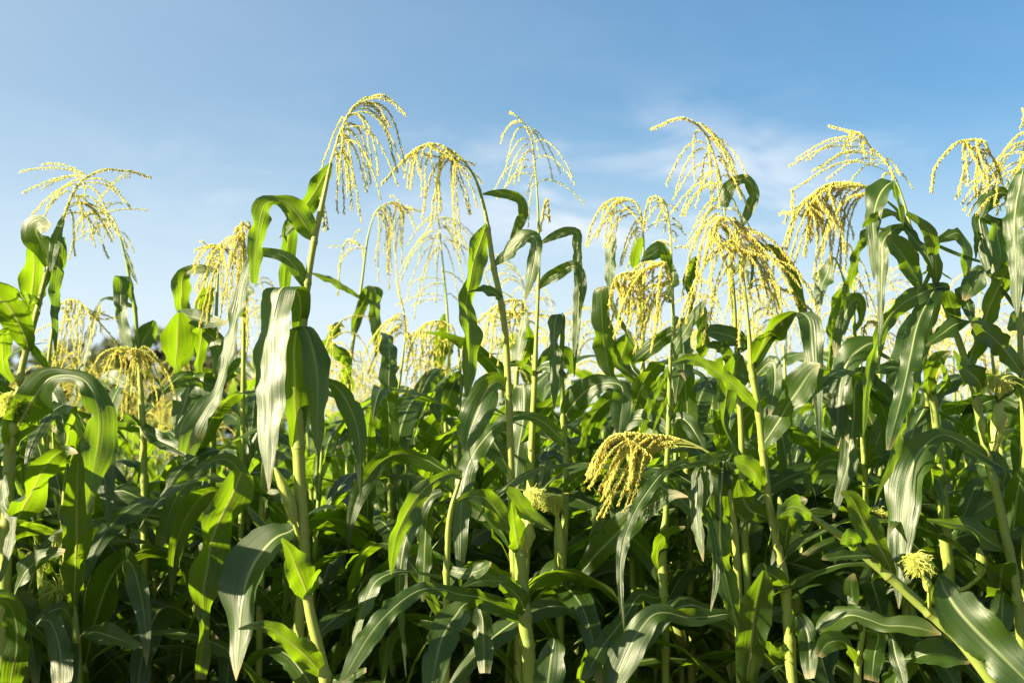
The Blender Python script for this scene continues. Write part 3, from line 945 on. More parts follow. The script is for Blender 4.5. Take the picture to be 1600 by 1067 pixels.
p = Plant("the yellow-green arching leaf", "maize plant mid frame whose sunlit yellow-green leaf arches over and hangs to the left", 2.70, "B1",
          "880 1200 32, 882 700 32, 886 480 30, 900 300 24, 950 130 14", 25)
p.leaf("B1", "955 125 44, 900 120 42, 830 150 52, 770 200 82, 700 300 92, 655 400 72, 635 490 50, 625 585 6", (-20, -50, -55), 10, -0.1)
p.leaf("B1", "860 200 30, 800 228 52, 740 320 82, 690 430 72, 668 560 52, 665 700 42, 680 850 26, 696 1055 4", (25, 20, -25), 10, -0.05, snap=False)
p.leaf("B1", "870 210 20, 812 230 36, 790 330 62, 780 450 72, 775 600 62, 772 710 12", (40, 20), 0, 0.03, snap=False)
p.leaf("B1", "880 600 20, 700 570 12, 615 580 44, 550 622 72, 500 720 62, 470 820 50, 448 945 8", (40,), 15, -0.1, snap=False)
p.leaf("B1", "885 560 30, 980 580 60, 1060 550 50, 1090 530 8", (25,), 25)
p.leaf("B1", "888 420 20, 930 250 20, 1060 230 80, 1150 330 100, 1200 370 30", (-40,), 0, 0.06, snap=False)

p = Plant("the bent-over golden tassel", "maize plant whose thick golden tassel bends sideways and hangs low among the leaves", 2.78, "B2",
          "1060 1150 40, 1045 600 36, 1010 200 26, 955 60 16, 885 4 10", 26)
p.tassel("B2", "885 4, 800 -35, 720 -55, 640 -62, 540 -72, 450 -48, 390 25, 350 125",
         "345 142, 362 182, 395 322, 412 312, 425 192, 460 242, 490 262, 525 302, 556 262, 640 52, 600 62, 440 182, 380 172, 570 200, 372 120, 510 220, 415 250, 400 205",
         1.0, 1.55, spread=0.04, smax=0.62, step=0.0026)
p.leaf("B2", "1020 20 20, 940 45 52, 860 62 52, 770 80 42, 700 112 42, 640 182 62, 580 272 52, 540 362 40, 515 442 52, 500 560 36, 505 700 26, 520 855 3", (-15, -25, 30, 25, -30), 10, -0.2)
p.leaf("B2", "1000 150 30, 870 90 22, 855 180 62, 850 280 58, 860 380 50, 875 460 30, 886 525 3", (25,), 0, -0.1, snap=False)
p.leaf("B2", "1000 150 30, 900 75 26, 908 160 42, 895 275 6", (35,), 0, -0.05, snap=False)
p.leaf("B2", "1012 180 30, 985 60 82, 970 180 112, 965 320 112, 970 480 112, 1000 640 100, 1030 760 62, 1062 860 6", (-20,), 0, -0.04, h=True)
p.leaf("B2", "1030 420 20, 880 255 22, 920 350 26, 945 480 30, 945 620 30, 920 755 4", (-20, 20), 0, -0.12, snap=False)

Sp = Plant("the dense hanging tassel", "maize plant right of the middle with a dense curtain of gold tassel strands hanging left", 2.86, "M2",
           "712 2250 36, 712 1960 36, 700 1700 42, 696 1510 40, 714 1370 28, 716 1160 26, 722 1060 24, 728 900 22, 732 700 18, 748 500 12, 744 400 9", 27)
p = Sp
p.tassel("M2", "744 400, 738 290, 705 212, 640 232, 560 252, 480 280, 455 400",
         "470 562, 455 502, 448 440, 490 482, 525 542, 560 562, 572 622, 605 562, 640 472, 650 612, 600 502, 510 422, 680 500, 470 520, 540 480, 585 600, 500 400, 620 420, 655 560, 530 420, 575 450",
         1.0, 1.35, spread=0.06, smax=0.85, step=0.0026)
p.leaf("M2", "735 665 16, 770 580 48, 815 500 62, 860 430 42, 902 372 3", (42,), 10, -0.08)
p.leaf("M2", "726 690 16, 680 790 38, 640 860 42, 610 980 36, 588 1090 14, 580 1160 3", (-40,), 0, -0.1)
p.leaf("M2", "720 830 14, 690 890 26, 648 1005 3", (-45,), 0, -0.04)
p.leaf("B2", "690 560 20, 670 520 30, 688 440 82, 740 390 62, 802 364 8", (-40,), 10, -0.06)
p.leaf("B2", "705 690 30, 650 690 50, 590 680 60, 510 800 74, 430 900 90, 380 985 80, 330 1075 30", (0, 5), 20, -0.2)
p.leaf("M2", "726 1000 20, 690 960 60, 600 930 80, 520 950 70, 470 1010 20", (35,), 30, 0.06)
p.leaf("M2", "730 940 22, 790 930 60, 850 1000 70, 890 1080 20", (-15,), 20)

p = Plant("the twin tassel behind the curtain", "maize plant behind the dense tassel curtain with an arched tassel leaning left", 3.25, "T2",
          "600 1700 26, 605 1300 22, 606 1000 18, 610 700 9", 28)
p.tassel("T2", "610 700, 602 610, 580 535, 520 502, 440 520, 380 600, 345 720", "345 722, 395 702, 420 732, 430 682, 440 722, 480 652, 500 822, 520 802, 560 762, 590 642, 540 842, 400 650, 460 600", 0.85, smax=0.6)
p.leaf("M2", "596 800 30, 470 750 40, 438 640 102, 422 520 96, 412 400 82, 414 330 62, 440 316 20", (-15, -15, 20), 0, -0.02, h=True, snap=False)
p.leaf("M2", "600 640 20, 470 420 24, 455 300 42, 455 200 48, 462 120 42, 476 66 5", (38,), 0, 0.02, snap=False)
p.leaf("M2", "592 760 20, 510 680 82, 530 580 82, 542 535 14", (-42,), 0, 0.02)
p.leaf("M2", "598 730 20, 560 680 20, 600 640 66, 660 590 72, 740 535 66, 845 520 6", (-15,), 0, -0.06, snap=False)
p.leaf("M2", "605 500 20, 580 200 12, 570 240 40, 590 130 50, 600 90 10", (-40,), 0, snap=False)

p = Plant("the tassel under the big one", "maize plant with a short arched tassel tucked left below the tallest right-hand tassel", 3.15, "T2",
          "760 1700 24, 755 1300 20, 745 1000 16, 738 760 9", 29)
p.tassel("T2", "738 760, 728 620, 700 512, 645 500, 618 560, 615 640", "620 622, 800 672, 790 642, 750 702, 720 642, 640 562, 680 722, 830 742, 700 600, 660 640, 770 560", 0.7, smax=0.65)
p.leaf("T2", "742 900 20, 700 745 60, 650 760 70, 605 800 20", (15,), 20)
p.leaf("T2", "745 980 20, 720 960 40, 745 880 50, 740 800 8", (35,))
p.leaf("M2", "752 600 20, 830 400 26, 815 300 50, 840 220 60, 850 180 10", (-15,), 0, snap=False)
p.leaf("M2", "758 640 20, 880 640 40, 880 560 72, 886 480 72, 892 415 14", (-42,), 0, snap=False)

p = Plant("the tallest right-hand tassel", "maize plant right of centre with a tall cage-like tassel whose thick tip bends left", 2.95, "T2",
          "1075 2000 34, 1062 1600 28, 1045 1300 22, 1030 1000 18, 1012 800 15, 990 610 9", 30)
p.tassel("T2", "990 610, 960 400, 922 265, 890 205, 830 155, 760 144, 655 170",
         "700 462, 740 562, 735 522, 775 602, 790 582, 820 732, 835 682, 870 642, 880 612, 925 562, 932 542, 1060 382, 1066 422, 1090 562, 1030 422, 1000 422, 1060 602, 1115 662, 860 482, 905 482, 760 480, 800 560, 1046 520",
         0.7, 1.05, spread=0.09, smax=0.62)
p.leaf("T2", "1020 760 14, 1055 640 24, 1100 560 42, 1118 480 52, 1090 420 52, 1050 420 42, 1000 460 62, 985 520 60, 1000 545 12", (20, 15, 10), 10, -0.03)
p.leaf("T2", "1060 650 20, 1090 680 52, 1120 692 62, 1136 702 8", (0,), 20, mat=M_DRY)
p.leaf("T2", "1030 850 20, 1080 790 60, 1130 740 80, 1160 760 50, 1180 830 10", (35,), 10)
p.leaf("M2", "1045 620 26, 1090 590 30, 1020 552 82, 930 530 82, 878 530 14", (-5,), 25, -0.08)
p.leaf("M2", "1050 760 20, 1000 640 60, 950 590 50, 900 600 10", (20,), 20)

Tp = Plant("the long-strand tassel", "maize plant with long thick gold tassel strands hanging to both sides of its stalk", 2.8, "M2",
           "1296 2150 54, 1290 2000 52, 1275 1850 50, 1262 1680 46, 1230 1520 42, 1186 1300 36, 1160 1067 34, 1140 880 32, 1110 700 30, 1100 560 20, 1085 400 14, 1070 250 10", 31)
p = Tp
p.tassel("M2", "1070 250, 1060 160, 1040 70, 1010 10, 970 10, 930 60, 880 200",
         "880 582, 1035 602, 1110 552, 770 502, 795 492, 1180 332, 1200 440, 1261 516, 1406 440, 1230 380, 1010 182, 1060 562, 850 302, 870 382, 1000 332, 1110 360, 1250 420, 1320 330, 900 450, 1045 480",
         1.0, 1.4, spread=0.08, smax=0.75, step=0.0026)
p.tassel("M3", "-100 330, -60 290, 0 290, 60 330, 120 350, 222 440", "75 520, 15 442, 40 362, 60 500", 0.9, 1.2, smax=0.6)
p.leaf("M3", "-80 330 14, -60 180 16, 0 140 32, 60 180 52, 110 260 52, 140 350 44, 165 440 36, 180 525 5", (-15, 10, 15), 10, 0.06, snap=False)
p.leaf("M2", "1112 690 20, 1160 600 102, 1222 500 112, 1290 450 52, 1314 438 8", (-40,), 0, -0.06)
p.leaf("M2", "1050 1100 30, 985 960 30, 990 860 92, 1010 760 132, 1040 682 122, 1062 635 20", (-35,), 0, 0.06, snap=False)
p.leaf("M3", "-32 1062 50, 30 970 82, 90 870 112, 150 780 122, 200 710 92, 242 678 8", (40,), 10, -0.12)
p.leaf("M3", "-60 700 26, 60 500 40, 130 440 70, 190 470 102, 205 570 102, 215 680 72, 228 800 52, 235 950 30, 240 1065 4", (-10, 0, 20, -10), 0, -0.14, h=True, snap=False)
p.leaf("M3", "-66 740 20, -10 680 50, 22 670 66, 32 750 72, 20 850 52, 8 915 8", (15,), 0, -0.1)
p.leaf("M2", "1142 890 30, 1060 800 62, 960 722 72, 880 672 52, 820 655 52, 742 676 6", (-5, -5, -35), 15, -0.18)
p.leaf("B2", "1172 200 30, 1120 110 92, 1062 70 82, 1028 46 14", (-10,), 10)
p.leaf("B2", "1176 320 50, 1100 285 132, 1062 200 92, 1050 145 14", (-12,), 0, -0.06)
p.leaf("B3", "75 470 30, 90 380 82, 112 300 102, 142 250 72, 182 240 12", (-10,), 10)
p.leaf("B3", "82 652 40, 40 600 82, -20 572 72, -70 590 10", (20,), 20)
p.leaf("B2", "1240 1000 40, 1100 1080 82, 1105 950 132, 1115 840 142, 1130 740 152, 1150 640 122, 1166 565 20", (10, 0, -25), 0, -0.14, h=True, snap=False)
p.leaf("B3", "92 740 40, -136 790 44, -190 768 42, -286 780 72, -386 780 72, -466 760 72, -536 772 84, -596 842 112, -646 930 132, -686 1020 122, -716 1100 82, -732 1185 10", (-20, 5, 35, 40), 15, -0.12, snap=False)
p.leaf("B3", "104 900 30, 50 950 50, 0 915 40, -60 900 10", (-20,), 20)
p.leaf("B3", "106 900 30, 130 780 30, 160 800 62, 185 880 92, 192 980 82, 195 1067 40", (-10, 0, 25), 0, -0.1, snap=False)
p.ear("B3", 52, 345, 50, 222, 30)

Yp = Plant("the fallen leaning stalk", "fallen maize plant leaning left at lower right with shaggy silk and one huge leaf", 2.65, "B3",
           "1000 1030 56, 800 806 54, 722 738 50, 570 600 46, 430 480 44, 340 408 38, 200 315 24", 32, run=0.5, lower=False, name="leaning_maize_plant")
p = Yp
p.leaf("B3", "770 740 30, 790 600 20, 820 660 122, 870 740 192, 940 820 212, 1020 900 212, 1100 980 192, 1180 1060 152, 1262 1145 60", (35, 25, 35), 18, -0.14, snap=False, fold=0.16)
p.leaf("B3", "748 762 40, 760 690 92, 772 632 12", (-10,), 0, -0.03)
p.leaf("B3", "575 600 40, 560 540 60, 500 432 102, 440 332 112, 390 232 72, 336 203 12", (-5, 0), 0, -0.08)
p.leaf("B3", "205 320 30, 160 282 92, 110 272 92, 55 305 14", (-25,), 20)
p.leaf("B3", "420 475 40, 400 420 80, 360 420 60, 335 440 8", (-20,))
p.leaf("B3", "540 580 30, 480 500 40, 300 505 40, 250 515 6", (20,), 40)
p.ear("B3", 745, 660, 712, 585, 36, (690, 535, 56, 66), d0=-0.05)

p = Plant("the fallen stalk's silk", "thick upright maize stalk at right behind the fallen stalk, ringed by a dark node", 2.9, "B3",
          "842 1150 54, 840 600 52, 826 480 56, 815 300 54, 800 100 44, 790 0 40, 770 -180 36, 762 -270 30, 750 -400 20", 33)
p.leaf("M3", "768 850 30, 740 760 70, 760 690 90, 800 640 60, 850 620 10", (-20,))
p.leaf("M3", "764 830 30, 810 800 60, 830 740 60, 800 680 14", (-30,))
p.leaf("B3", "812 160 30, 770 130 90, 760 90 60, 790 40 10", (-15,))
p.leaf("B3", "815 180 30, 845 130 80, 850 90 50, 830 50 10", (-30,))
p.leaf("B3", "850 360 30, 900 320 60, 950 200 90, 985 140 30", (-5, 20), 0, 0.05)
p.leaf("B3", "830 400 20, 720 330 30, 700 360 40, 660 380 6", (-30,), 20)
p.ear("B3", 988, 590, 974, 460, 46)

AB = Plant("the gold-dusted tassel", "maize plant at right with a bright yellow pollen-laden tassel drooping left over pale curling leaves", 2.8, "T3",
           "1185 2800 50, 1178 2600 48, 1150 2317 46, 1125 2167 44, 1105 2087 44, 1070 1910 42, 1030 1760 42, 1010 1660 42, 985 1543 40, 960 1413 38, 920 1273 34, 880 1153 32, 840 1053 28, 800 940 26, 740 800 22, 690 700 20, 640 610 18, 590 550 14, 540 508 9", 34)
p = AB
p.tassel("T3", "540 508, 482 462, 420 440, 340 430, 250 455, 150 545, 100 660, 80 800",
         "75 612, 85 802, 110 822, 150 772, 192 692, 225 782, 245 802, 210 892, 290 802, 320 832, 335 822, 270 652, 380 832, 360 702, 170 742, 100 472, 310 642, 230 700, 260 740, 300 720, 280 600, 200 640, 345 760",
         1.6, 1.3, spread=0.05, smax=0.7, step=0.0025)
p.leaf("T3", "575 430 20, 560 435 70, 525 470 92, 500 530 92, 485 610 62, 490 700 52, 490 800 30, 492 885 3", (38,), 5, -0.1, snap=False)
p.leaf("T3", "620 600 12, 585 430 14, 595 490 52, 610 560 52, 622 628 10", (-42,), 0, snap=False)
p.leaf("T3", "625 612 20, 570 570 36, 500 590 42, 450 622 24, 438 645 4", (-42,), 10)
p.leaf("T3", "640 572 20, 700 610 42, 750 660 62, 770 760 72, 780 850 62, 776 930 10", (-15, -5), 0, -0.08)
p.leaf("T3", "630 625 20, 662 672 62, 700 722 62, 742 780 42, 765 830 5", (-20,), 0, -0.05)
p.leaf("T3", "646 625 12, 580 650 62, 530 712 72, 528 800 52, 525 900 38, 522 1050 26, 518 1200 16, 512 1318 3", (30, 35, 30, -40), 5, -0.1)
p.leaf("T3", "660 650 12, 470 650 16, 440 700 46, 400 820 48, 370 930 46, 345 1020 32, 320 1160 42, 308 1240 4", (-45, -40, 20), 0, -0.04, snap=False)
p.leaf("T3", "750 850 24, 712 915 30, 690 870 82, 640 790 112, 590 720 102, 548 685 24", (-20,), -5, -0.05, snap=False)
p.leaf("M3", "832 322 30, 760 330 52, 690 360 82, 610 410 82, 550 480 72, 500 590 62, 470 700 58, 455 820 52, 445 960 22, 440 1015 3", (-30, -45, -45), 10, -0.14)
p.leaf("M3", "810 330 60, 780 326 110, 735 400 96, 692 500 92, 665 620 92, 640 740 72, 610 870 82, 580 980 62, 558 1075 20", (15, 20, 20, 10), 0, -0.18, h=True, fold=0.3)
p.leaf("M3", "800 330 30, 760 480 60, 700 700 40, 680 800 52, 650 880 62, 610 1000 62, 585 1120 52, 520 1250 24, 495 1330 3", (-35,), 0, -0.12, snap=False)
p.leaf("M3", "838 340 30, 845 380 90, 868 440 72, 882 510 8", (-10,), 0, -0.08, h=True)
p.leaf("M3", "866 515 10, 945 478 12, 870 492 62, 800 540 62, 728 592 20", (30,), 20, snap=False)
p.leaf("M3", "958 840 34, 990 790 92, 962 740 112, 902 690 62, 858 618 14", (-30,), 0, -0.08)
p.leaf("M3", "922 705 30, 942 640 82, 962 570 82, 950 495 14", (-42,), 0, 0.03)
p.leaf("M3", "895 345 30, 880 340 40, 915 385 62, 936 440 50, 950 515 6", (-5,), 0, -0.06)
p.leaf("B3", "1102 110 30, 1040 62 82, 960 12 82, 880 -40 62, 805 -62 62, 735 -20 112, 682 50 152, 646 150 152, 628 270 122, 618 400 100, 608 540 70, 606 660 36, 607 745 3", (-35, -30, 5, 35, 36, 34), 12, -0.12)
p.leaf("B3", "1092 470 24, 1010 420 92, 930 360 92, 850 350 42, 735 332 14", (-12,), 20, -0.12)
p.ear("M3", 1040, 1080, 1072, 822, 60, (1070, 768, 60, 50))
p.leaf("M3", "1025 1080 20, 1018 1000 24, 1020 930 6", (20,))

p = Plant("the open arching tassel", "maize plant at right with an open airy tassel arching left above the yellow one", 3.1, "T3",
          "760 1700 24, 720 1100 20, 690 778 16, 640 560 13, 596 425 8", 35)
p.tassel("T3", "596 425, 545 335, 475 262, 425 215, 370 180, 305 155", "130 335, 342 250, 108 472, 210 382, 345 272, 560 432, 582 402, 400 292, 230 372, 470 1000, 640 470, 390 430, 300 410, 450 350, 410 330, 180 330", 0.7, 1.05, smax=0.7, spread=0.1)
p.leaf("T3", "700 860 20, 720 850 40, 760 830 30, 850 880 12", (-30,))

p = Plant("the paired narrow leaves", "slim maize plant between the two biggest right-hand tassels with a thin pale folded leaf", 3.35, "M3",
          "425 1200 26, 410 700 22, 398 480 18, 396 300 10", 36)
p.tassel("M3", "396 300, 394 230, 385 150, 360 120, 340 160", "380 240, 470 410, 400 370, 375 200, 420 330, 480 330", 0.8, smax=0.8)
p.leaf("M3", "405 640 20, 290 720 12, 295 600 52, 300 480 62, 320 380 72, 352 322 20", (-38,), 0, snap=False)
p.leaf("M3", "404 520 20, 432 470 24, 426 385 52, 385 395 62, 335 500 72, 310 645 30", (30, 30), 10, -0.05, snap=False)
p.leaf("M3", "398 420 16, 310 190 10, 268 270 62, 242 340 52, 232 455 5", (40,), 0, snap=False)
p.tassel("M3", "440 560, 450 500, 470 480, 500 490", "380 560, 510 500, 490 520, 430 530, 460 540", 0.8, smax=0.9)

AG = Plant("the big pale arching leaf", "maize plant with a broad pale leaf arching left beside a narrow white streaked one", 3.0, "M3",
           "466 2000 32, 460 1767 30, 452 1237 28, 442 1067 26, 440 900 22, 500 700 18, 540 560 10", 37)
p = AG
p.leaf("M3", "535 570 30, 450 590 92, 372 660 112, 335 760 102, 325 860 82, 322 960 52, 325 1070 5", (35,), 15, -0.1)
p.leaf("M3", "448 690 30, 430 720 62, 402 790 92, 400 900 88, 390 1000 82, 378 1080 76, 368 1160 80, 340 1260 50, 312 1360 20, 300 1405 3", (35, 30), 0, -0.12, h=True)
p.leaf("M3", "440 900 20, 250 828 20, 300 850 72, 335 920 72, 360 1000 32, 372 1045 3", (15,), 5, -0.1, snap=False)
p.leaf("M3", "605 895 20, 550 832 92, 490 780 92, 455 715 40", (-20,), -5, -0.05)
p.leaf("M3", "520 630 20, 645 700 12, 580 690 62, 520 702 42, 478 722 6", (28,), 20, snap=False)
p.leaf("B3", "455 100 20, 500 40 80, 560 60 60, 590 110 10", (-20,))
p.leaf("B3", "560 -200 20, 560 0 60, 540 120 60, 505 250 5", (-35,), 0, snap=False)
p.leaf("B3", "450 150 20, 400 100 60, 340 60 80, 270 60 50, 200 130 70, 190 220 20", (-35,), 10)
p.leaf("B3", "455 640 30, 500 560 60, 480 600 100, 500 682 132, 530 790 30", (-12,), 0, snap=False)
p.silk("B3", (512, 312, 30, 38), p.root, at(*photo("B3", 516, 345), p.D - 0.02), p.D - 0.02)

AE = Plant("the gold tassel near the right edge", "maize plant near right edge with a gold tassel whose thick tip bends far left", 2.85, "T3",
           "1200 2600 42, 1195 2200 40, 1188 1600 34, 1172 1250 30, 1165 1050 26, 1150 850 20, 1125 680 15, 1110 560 9", 38)
p = AE
p.tassel("T3", "1110 560, 1082 425, 1052 342, 1012 272, 998 242, 940 230, 850 262, 790 352, 738 480",
         "890 500, 935 580, 925 552, 990 502, 950 572, 1010 482, 1080 592, 1052 582, 930 442, 1110 502, 905 520, 1035 520, 960 470",
         1.2, 1.35, spread=0.06, smax=0.55, step=0.0026)
p.leaf("T3", "1112 620 10, 1110 490 30, 1060 482 62, 1012 522 82, 988 590 20", (25,), 10, -0.03)
p.leaf("T3", "1122 700 30, 1100 600 92, 1060 620 110, 1062 690 122, 1075 770 100, 1058 842 20", (-20,), 0, -0.05, h=True)
p.leaf("T3", "1110 650 20, 985 590 62, 990 680 62, 1010 780 52, 1026 868 6", (25,), 0, -0.06, snap=False)
p.leaf("T3", "985 600 30, 965 700 30, 962 790 5", (-10,), snap=False)
p.leaf("T3", "1180 640 20, 1186 380 42, 1165 455 72, 1146 560 82, 1140 680 72, 1148 800 58, 1150 950 40, 1155 1055 6", (40,), 0, -0.15, h=True, snap=False)
p.leaf("M3", "990 500 30, 1002 488 62, 1032 400 132, 1082 292 122, 1120 220 62, 1137 186 8", (-30,), -5, -0.05, snap=False)
p.leaf("T3", "1130 780 20, 1000 800 12, 790 722 24, 830 682 52, 880 665 72, 915 720 82, 925 800 72, 915 893 12", (15, -20, -42), 10, 0.02, snap=False)
p.leaf("M3", "1150 420 20, 1002 240 24, 960 292 92, 930 342 72, 908 384 14", (22,), 10, snap=False)
p.leaf("M3", "1190 742 30, 1122 640 92, 1050 560 112, 980 502 82, 948 468 12", (-12,), 0, -0.1)
p.leaf("M3", "1172 830 26, 1130 760 60, 1090 800 70, 1060 860 12", (30,), 15)
p.leaf("B3", "1185 330 30, 1140 380 90, 1142 290 122, 1160 190 102, 1182 90 20", (35,), 0, -0.06)
p.leaf("B3", "1190 600 40, 1132 610 82, 1092 680 92, 1085 780 112, 1078 890 40", (5, 10), 0, -0.12)
p.leaf("B3", "1150 700 24, 1080 680 132, 1080 600 132, 1090 545 112, 1130 528 30", (0, 15), 0, -0.1, h=True, snap=False)
p.leaf("B3", "1186 850 30, 850 960 20, 740 950 92, 690 960 60, 640 972 10", (-5,), 40, snap=False)

p = Plant("the cut-off tassel at the right edge", "maize plant at the right edge with its tall tassel partly outside the photo", 2.95, "T3",
          "1290 2600 40, 1285 1800 36, 1280 1200 28, 1270 700 18, 1255 420 9", 39)
p.tassel("T3", "1255 420, 1245 300, 1232 200, 1218 110, 1195 88, 1170 120, 1144 188", "950 432, 1000 482, 1062 472, 1130 482, 1080 352, 1180 520, 1210 560, 1300 480, 1040 400, 1160 400, 1340 420, 1110 440", 0.8, 1.2, smax=0.4, spread=0.08)
p.leaf("T3", "1275 900 20, 1230 760 80, 1190 760 90, 1170 860 70, 1165 980 20", (20,), 0)
p.leaf("M3", "1280 600 20, 1210 520 100, 1150 480 100, 1110 520 20", (-20,))

p = Plant("the trailing grey leaf at bottom right", "low maize plant at bottom right with grey-green leaves spreading flat across the frame", 2.75, "B3",
          "420 1300 40, 415 1050 36, 430 900 30, 450 800 20", 40)
p.leaf("B3", "425 880 20, 240 850 20, 300 805 112, 380 772 72, 460 790 62, 540 820 62, 620 822 72, 700 832 90, 802 862 8", (25, 20, 10), 45, -0.1, snap=False)
p.leaf("B3", "425 960 30, 640 975 40, 740 952 92, 850 962 100, 935 992 20", (0,), 45, snap=False)
p.leaf("B3", "440 840 20, 510 860 60, 492 960 92, 480 1075 70", (10,), 0, -0.1, snap=False)
p.leaf("B3", "450 820 20, 558 850 22, 590 960 62, 622 1060 50, 630 1130 10", (-15, 20), 0, -0.1, snap=False)
p.leaf("B3", "420 1000 30, 360 900 60, 280 900 90, 230 960 40", (-10,), 30)
p.leaf("B3", "436 870 20, 380 640 40, 390 700 66, 385 620 60, 400 580 10", (20,), 0, snap=False)

# ---- traced plants of the rows behind
p = Plant("the slim stem against the sky", "slim maize plant behind, mid left, whose pale tassel bends right against the sky", 3.7, "T1",
          "425 1800 24, 430 1363 18, 440 1240 18, 460 1100 16, 490 900 12, 515 700 10, 540 600 6", 41)
p.tassel("T1", "540 600, 560 560, 600 532, 645 522, 700 560, 735 635", "735 572, 760 556, 625 486, 682 802, 655 852, 622 922, 600 852, 570 892, 555 822, 590 762, 640 742, 665 700, 610 780", 0.8, 0.9, smax=0.75)
p.tassel("T1", "500 780, 490 735, 460 705, 420 700, 390 780, 382 955", "340 726, 375 820, 480 655, 495 740", 0.7, 0.8, smax=0.8)
p.leaf("M1", "452 545 20, 470 460 52, 505 380 46, 520 318 40, 552 330 62, 553 400 54, 555 500 48, 560 580 30, 560 675 3", (-30, -30, -25), 0, -0.03, h=True)
p.leaf("M1", "478 368 14, 400 320 30, 320 280 30, 252 256 5", (15,), 25)
p.leaf("M1", "436 705 18, 400 640 62, 330 600 62, 285 578 8", (12,), 20, -0.1)
p.leaf("M1", "440 690 10, 330 600 16, 365 530 52, 390 505 50, 410 510 6", (-38,), 0, snap=False)

p = Plant("the fern-like tassel", "slim maize plant behind with a tall fern-like tassel of many thin arching strands", 3.9, "T1",
          "905 1700 20, 895 1300 14, 888 1060 11, 875 900 9, 860 750 7", 42)
p.tassel("T1", "860 750, 852 680, 846 622, 838 575", "755 662, 700 732, 652 872, 668 902, 1000 706, 970 802, 1085 906, 965 882, 940 792, 735 1060, 760 1000, 830 1000, 712 962, 930 962, 780 852, 690 820, 1010 800", 0.6, 0.8, smax=0.9, lift=0.2)
p.tassel("T1", "882 1000, 872 900, 866 830", "720 1000, 700 900, 940 980, 960 900, 760 940, 650 1000", 0.6, 0.8, smax=0.95, lift=0.2)
p.leaf("M1", "890 700 18, 850 730 40, 855 600 58, 860 500 42, 872 446 12", (-25,), 0)
p.leaf("M1", "892 660 10, 905 600 26, 900 550 12", (-30,))

p = Plant("the pale strands in the middle", "maize plant behind, mid frame, with pale yellow strands spreading over a knobbly thin stem", 3.6, "M1",
          "632 1400 22, 634 1060 20, 640 910 18, 668 740 13, 690 570 7", 43)
p.tassel("M1", "690 570, 692 500, 684 430, 668 350, 645 280", "500 652, 520 772, 472 802, 560 852, 540 722, 740 882, 745 802, 620 562, 530 640, 600 700, 700 720, 720 640, 500 720, 580 590", 0.8, 0.85, smax=0.3, spread=0.1)
p.leaf("M1", "640 860 20, 600 820 44, 550 840 40, 490 880 30, 480 895 4", (-40,), 10)
p.leaf("M1", "640 905 20, 700 840 70, 700 940 80, 690 1050 30", (-45,), 0, 0.05)
p.leaf("M1", "634 980 20, 560 960 50, 500 975 40, 560 1000 10", (10,), 20)

p = Plant("the shower of pale strands", "maize plant behind with a shower of pale strands hanging beside a bent white stem", 3.4, "M1",
          "935 1300 22, 945 900 18, 945 700 14, 938 610 10", 44)
p.tassel("M1", "938 610, 912 512, 870 484, 820 482, 760 520, 720 600, 700 702", "722 762, 742 852, 782 642, 800 722, 850 672, 880 792, 760 682, 832 622, 692 652, 790 600, 860 740, 700 560, 740 640", 0.9, 0.9, smax=0.65, spread=0.08)
p.leaf("M1", "945 820 20, 930 740 60, 880 860 70, 800 980 90, 740 1067 60", (-45,), 0, -0.05)
p.leaf("M1", "945 800 20, 850 760 60, 830 860 60, 850 950 14", (-20,))

p = Plant("the tangled tassel at left", "maize plant behind the far white leaf at left with a tangled mass of tassel strands", 3.25, "M0",
          "985 1300 26, 992 800 22, 1000 500 18, 1010 260 10", 45)
p.tassel("M0", "1010 260, 1018 180, 1015 140, 990 130, 940 180", "880 222, 885 402, 905 152, 1110 102, 1082 112, 960 482, 990 522, 940 452, 1050 402, 1100 302, 900 342, 970 332, 1080 252, 930 302, 945 546, 1130 300, 915 250, 1060 330", 0.9, smax=0.8, spread=0.1)
p.leaf("M0", "995 560 20, 850 440 46, 843 340 72, 848 275 72, 875 246 44, 930 240 42, 990 246 22, 1008 252 3", (-45, -45, 10, 15), 10, -0.04, snap=False)
p.leaf("M0", "990 760 20, 830 705 20, 822 600 112, 825 500 112, 832 440 30", (-45,), 0, snap=False)
p.leaf("M0", "990 800 16, 820 735 8, 860 620 62, 890 520 62, 906 445 14", (-50,), 0, 0.05, snap=False)
p.leaf("M0", "990 780 20, 920 700 24, 935 560 62, 940 430 62, 965 342 52, 995 328 6", (-48,), 0, -0.03, snap=False)
p.leaf("M0", "990 540 20, 830 443 14, 890 460 72, 960 480 72, 1055 490 14", (22,), 20, snap=False)
p.leaf("M0", "995 500 20, 945 520 30, 990 560 82, 1010 620 62, 1022 695 6", (12,), 0, -0.05, snap=False)
p.leaf("M0", "1000 800 30, 930 722 112, 896 740 122, 860 850 132, 830 950 92, 815 1060 50, 808 1135 4", (40,), 0, -0.18, h=True, snap=False)
p.leaf("M0", "990 790 20, 870 720 24, 790 770 52, 700 860 52, 652 938 4", (22,), 20, -0.15, snap=False)
p.leaf("M0", "1000 760 20, 1060 730 40, 1110 690 72, 1175 745 40", (-40, -10), 10)

p = Plant("the rusty-tipped tassel", "maize plant at left whose tassel ends in one rusty orange tip beside a sunlit leaf", 3.15, "M0",
          "1120 1300 26, 1126 800 22, 1130 400 16, 1128 160 9", 46)
p.tassel("M0", "1128 160, 1128 100, 1122 60, 1125 30, 1150 50, 1172 70", "1130 402, 1102 332, 1160 302, 1052 342, 1082 482, 1030 562, 952 522, 1120 622, 1140 602, 1135 480, 1060 420, 1100 560, 1090 400", 1.2, 1.1, smax=0.5, spread=0.06)
p.leaf("M0", "1122 460 20, 1110 380 60, 1150 340 50, 1180 360 10", (-10,))

for pl in HERO:
    pl.finish()


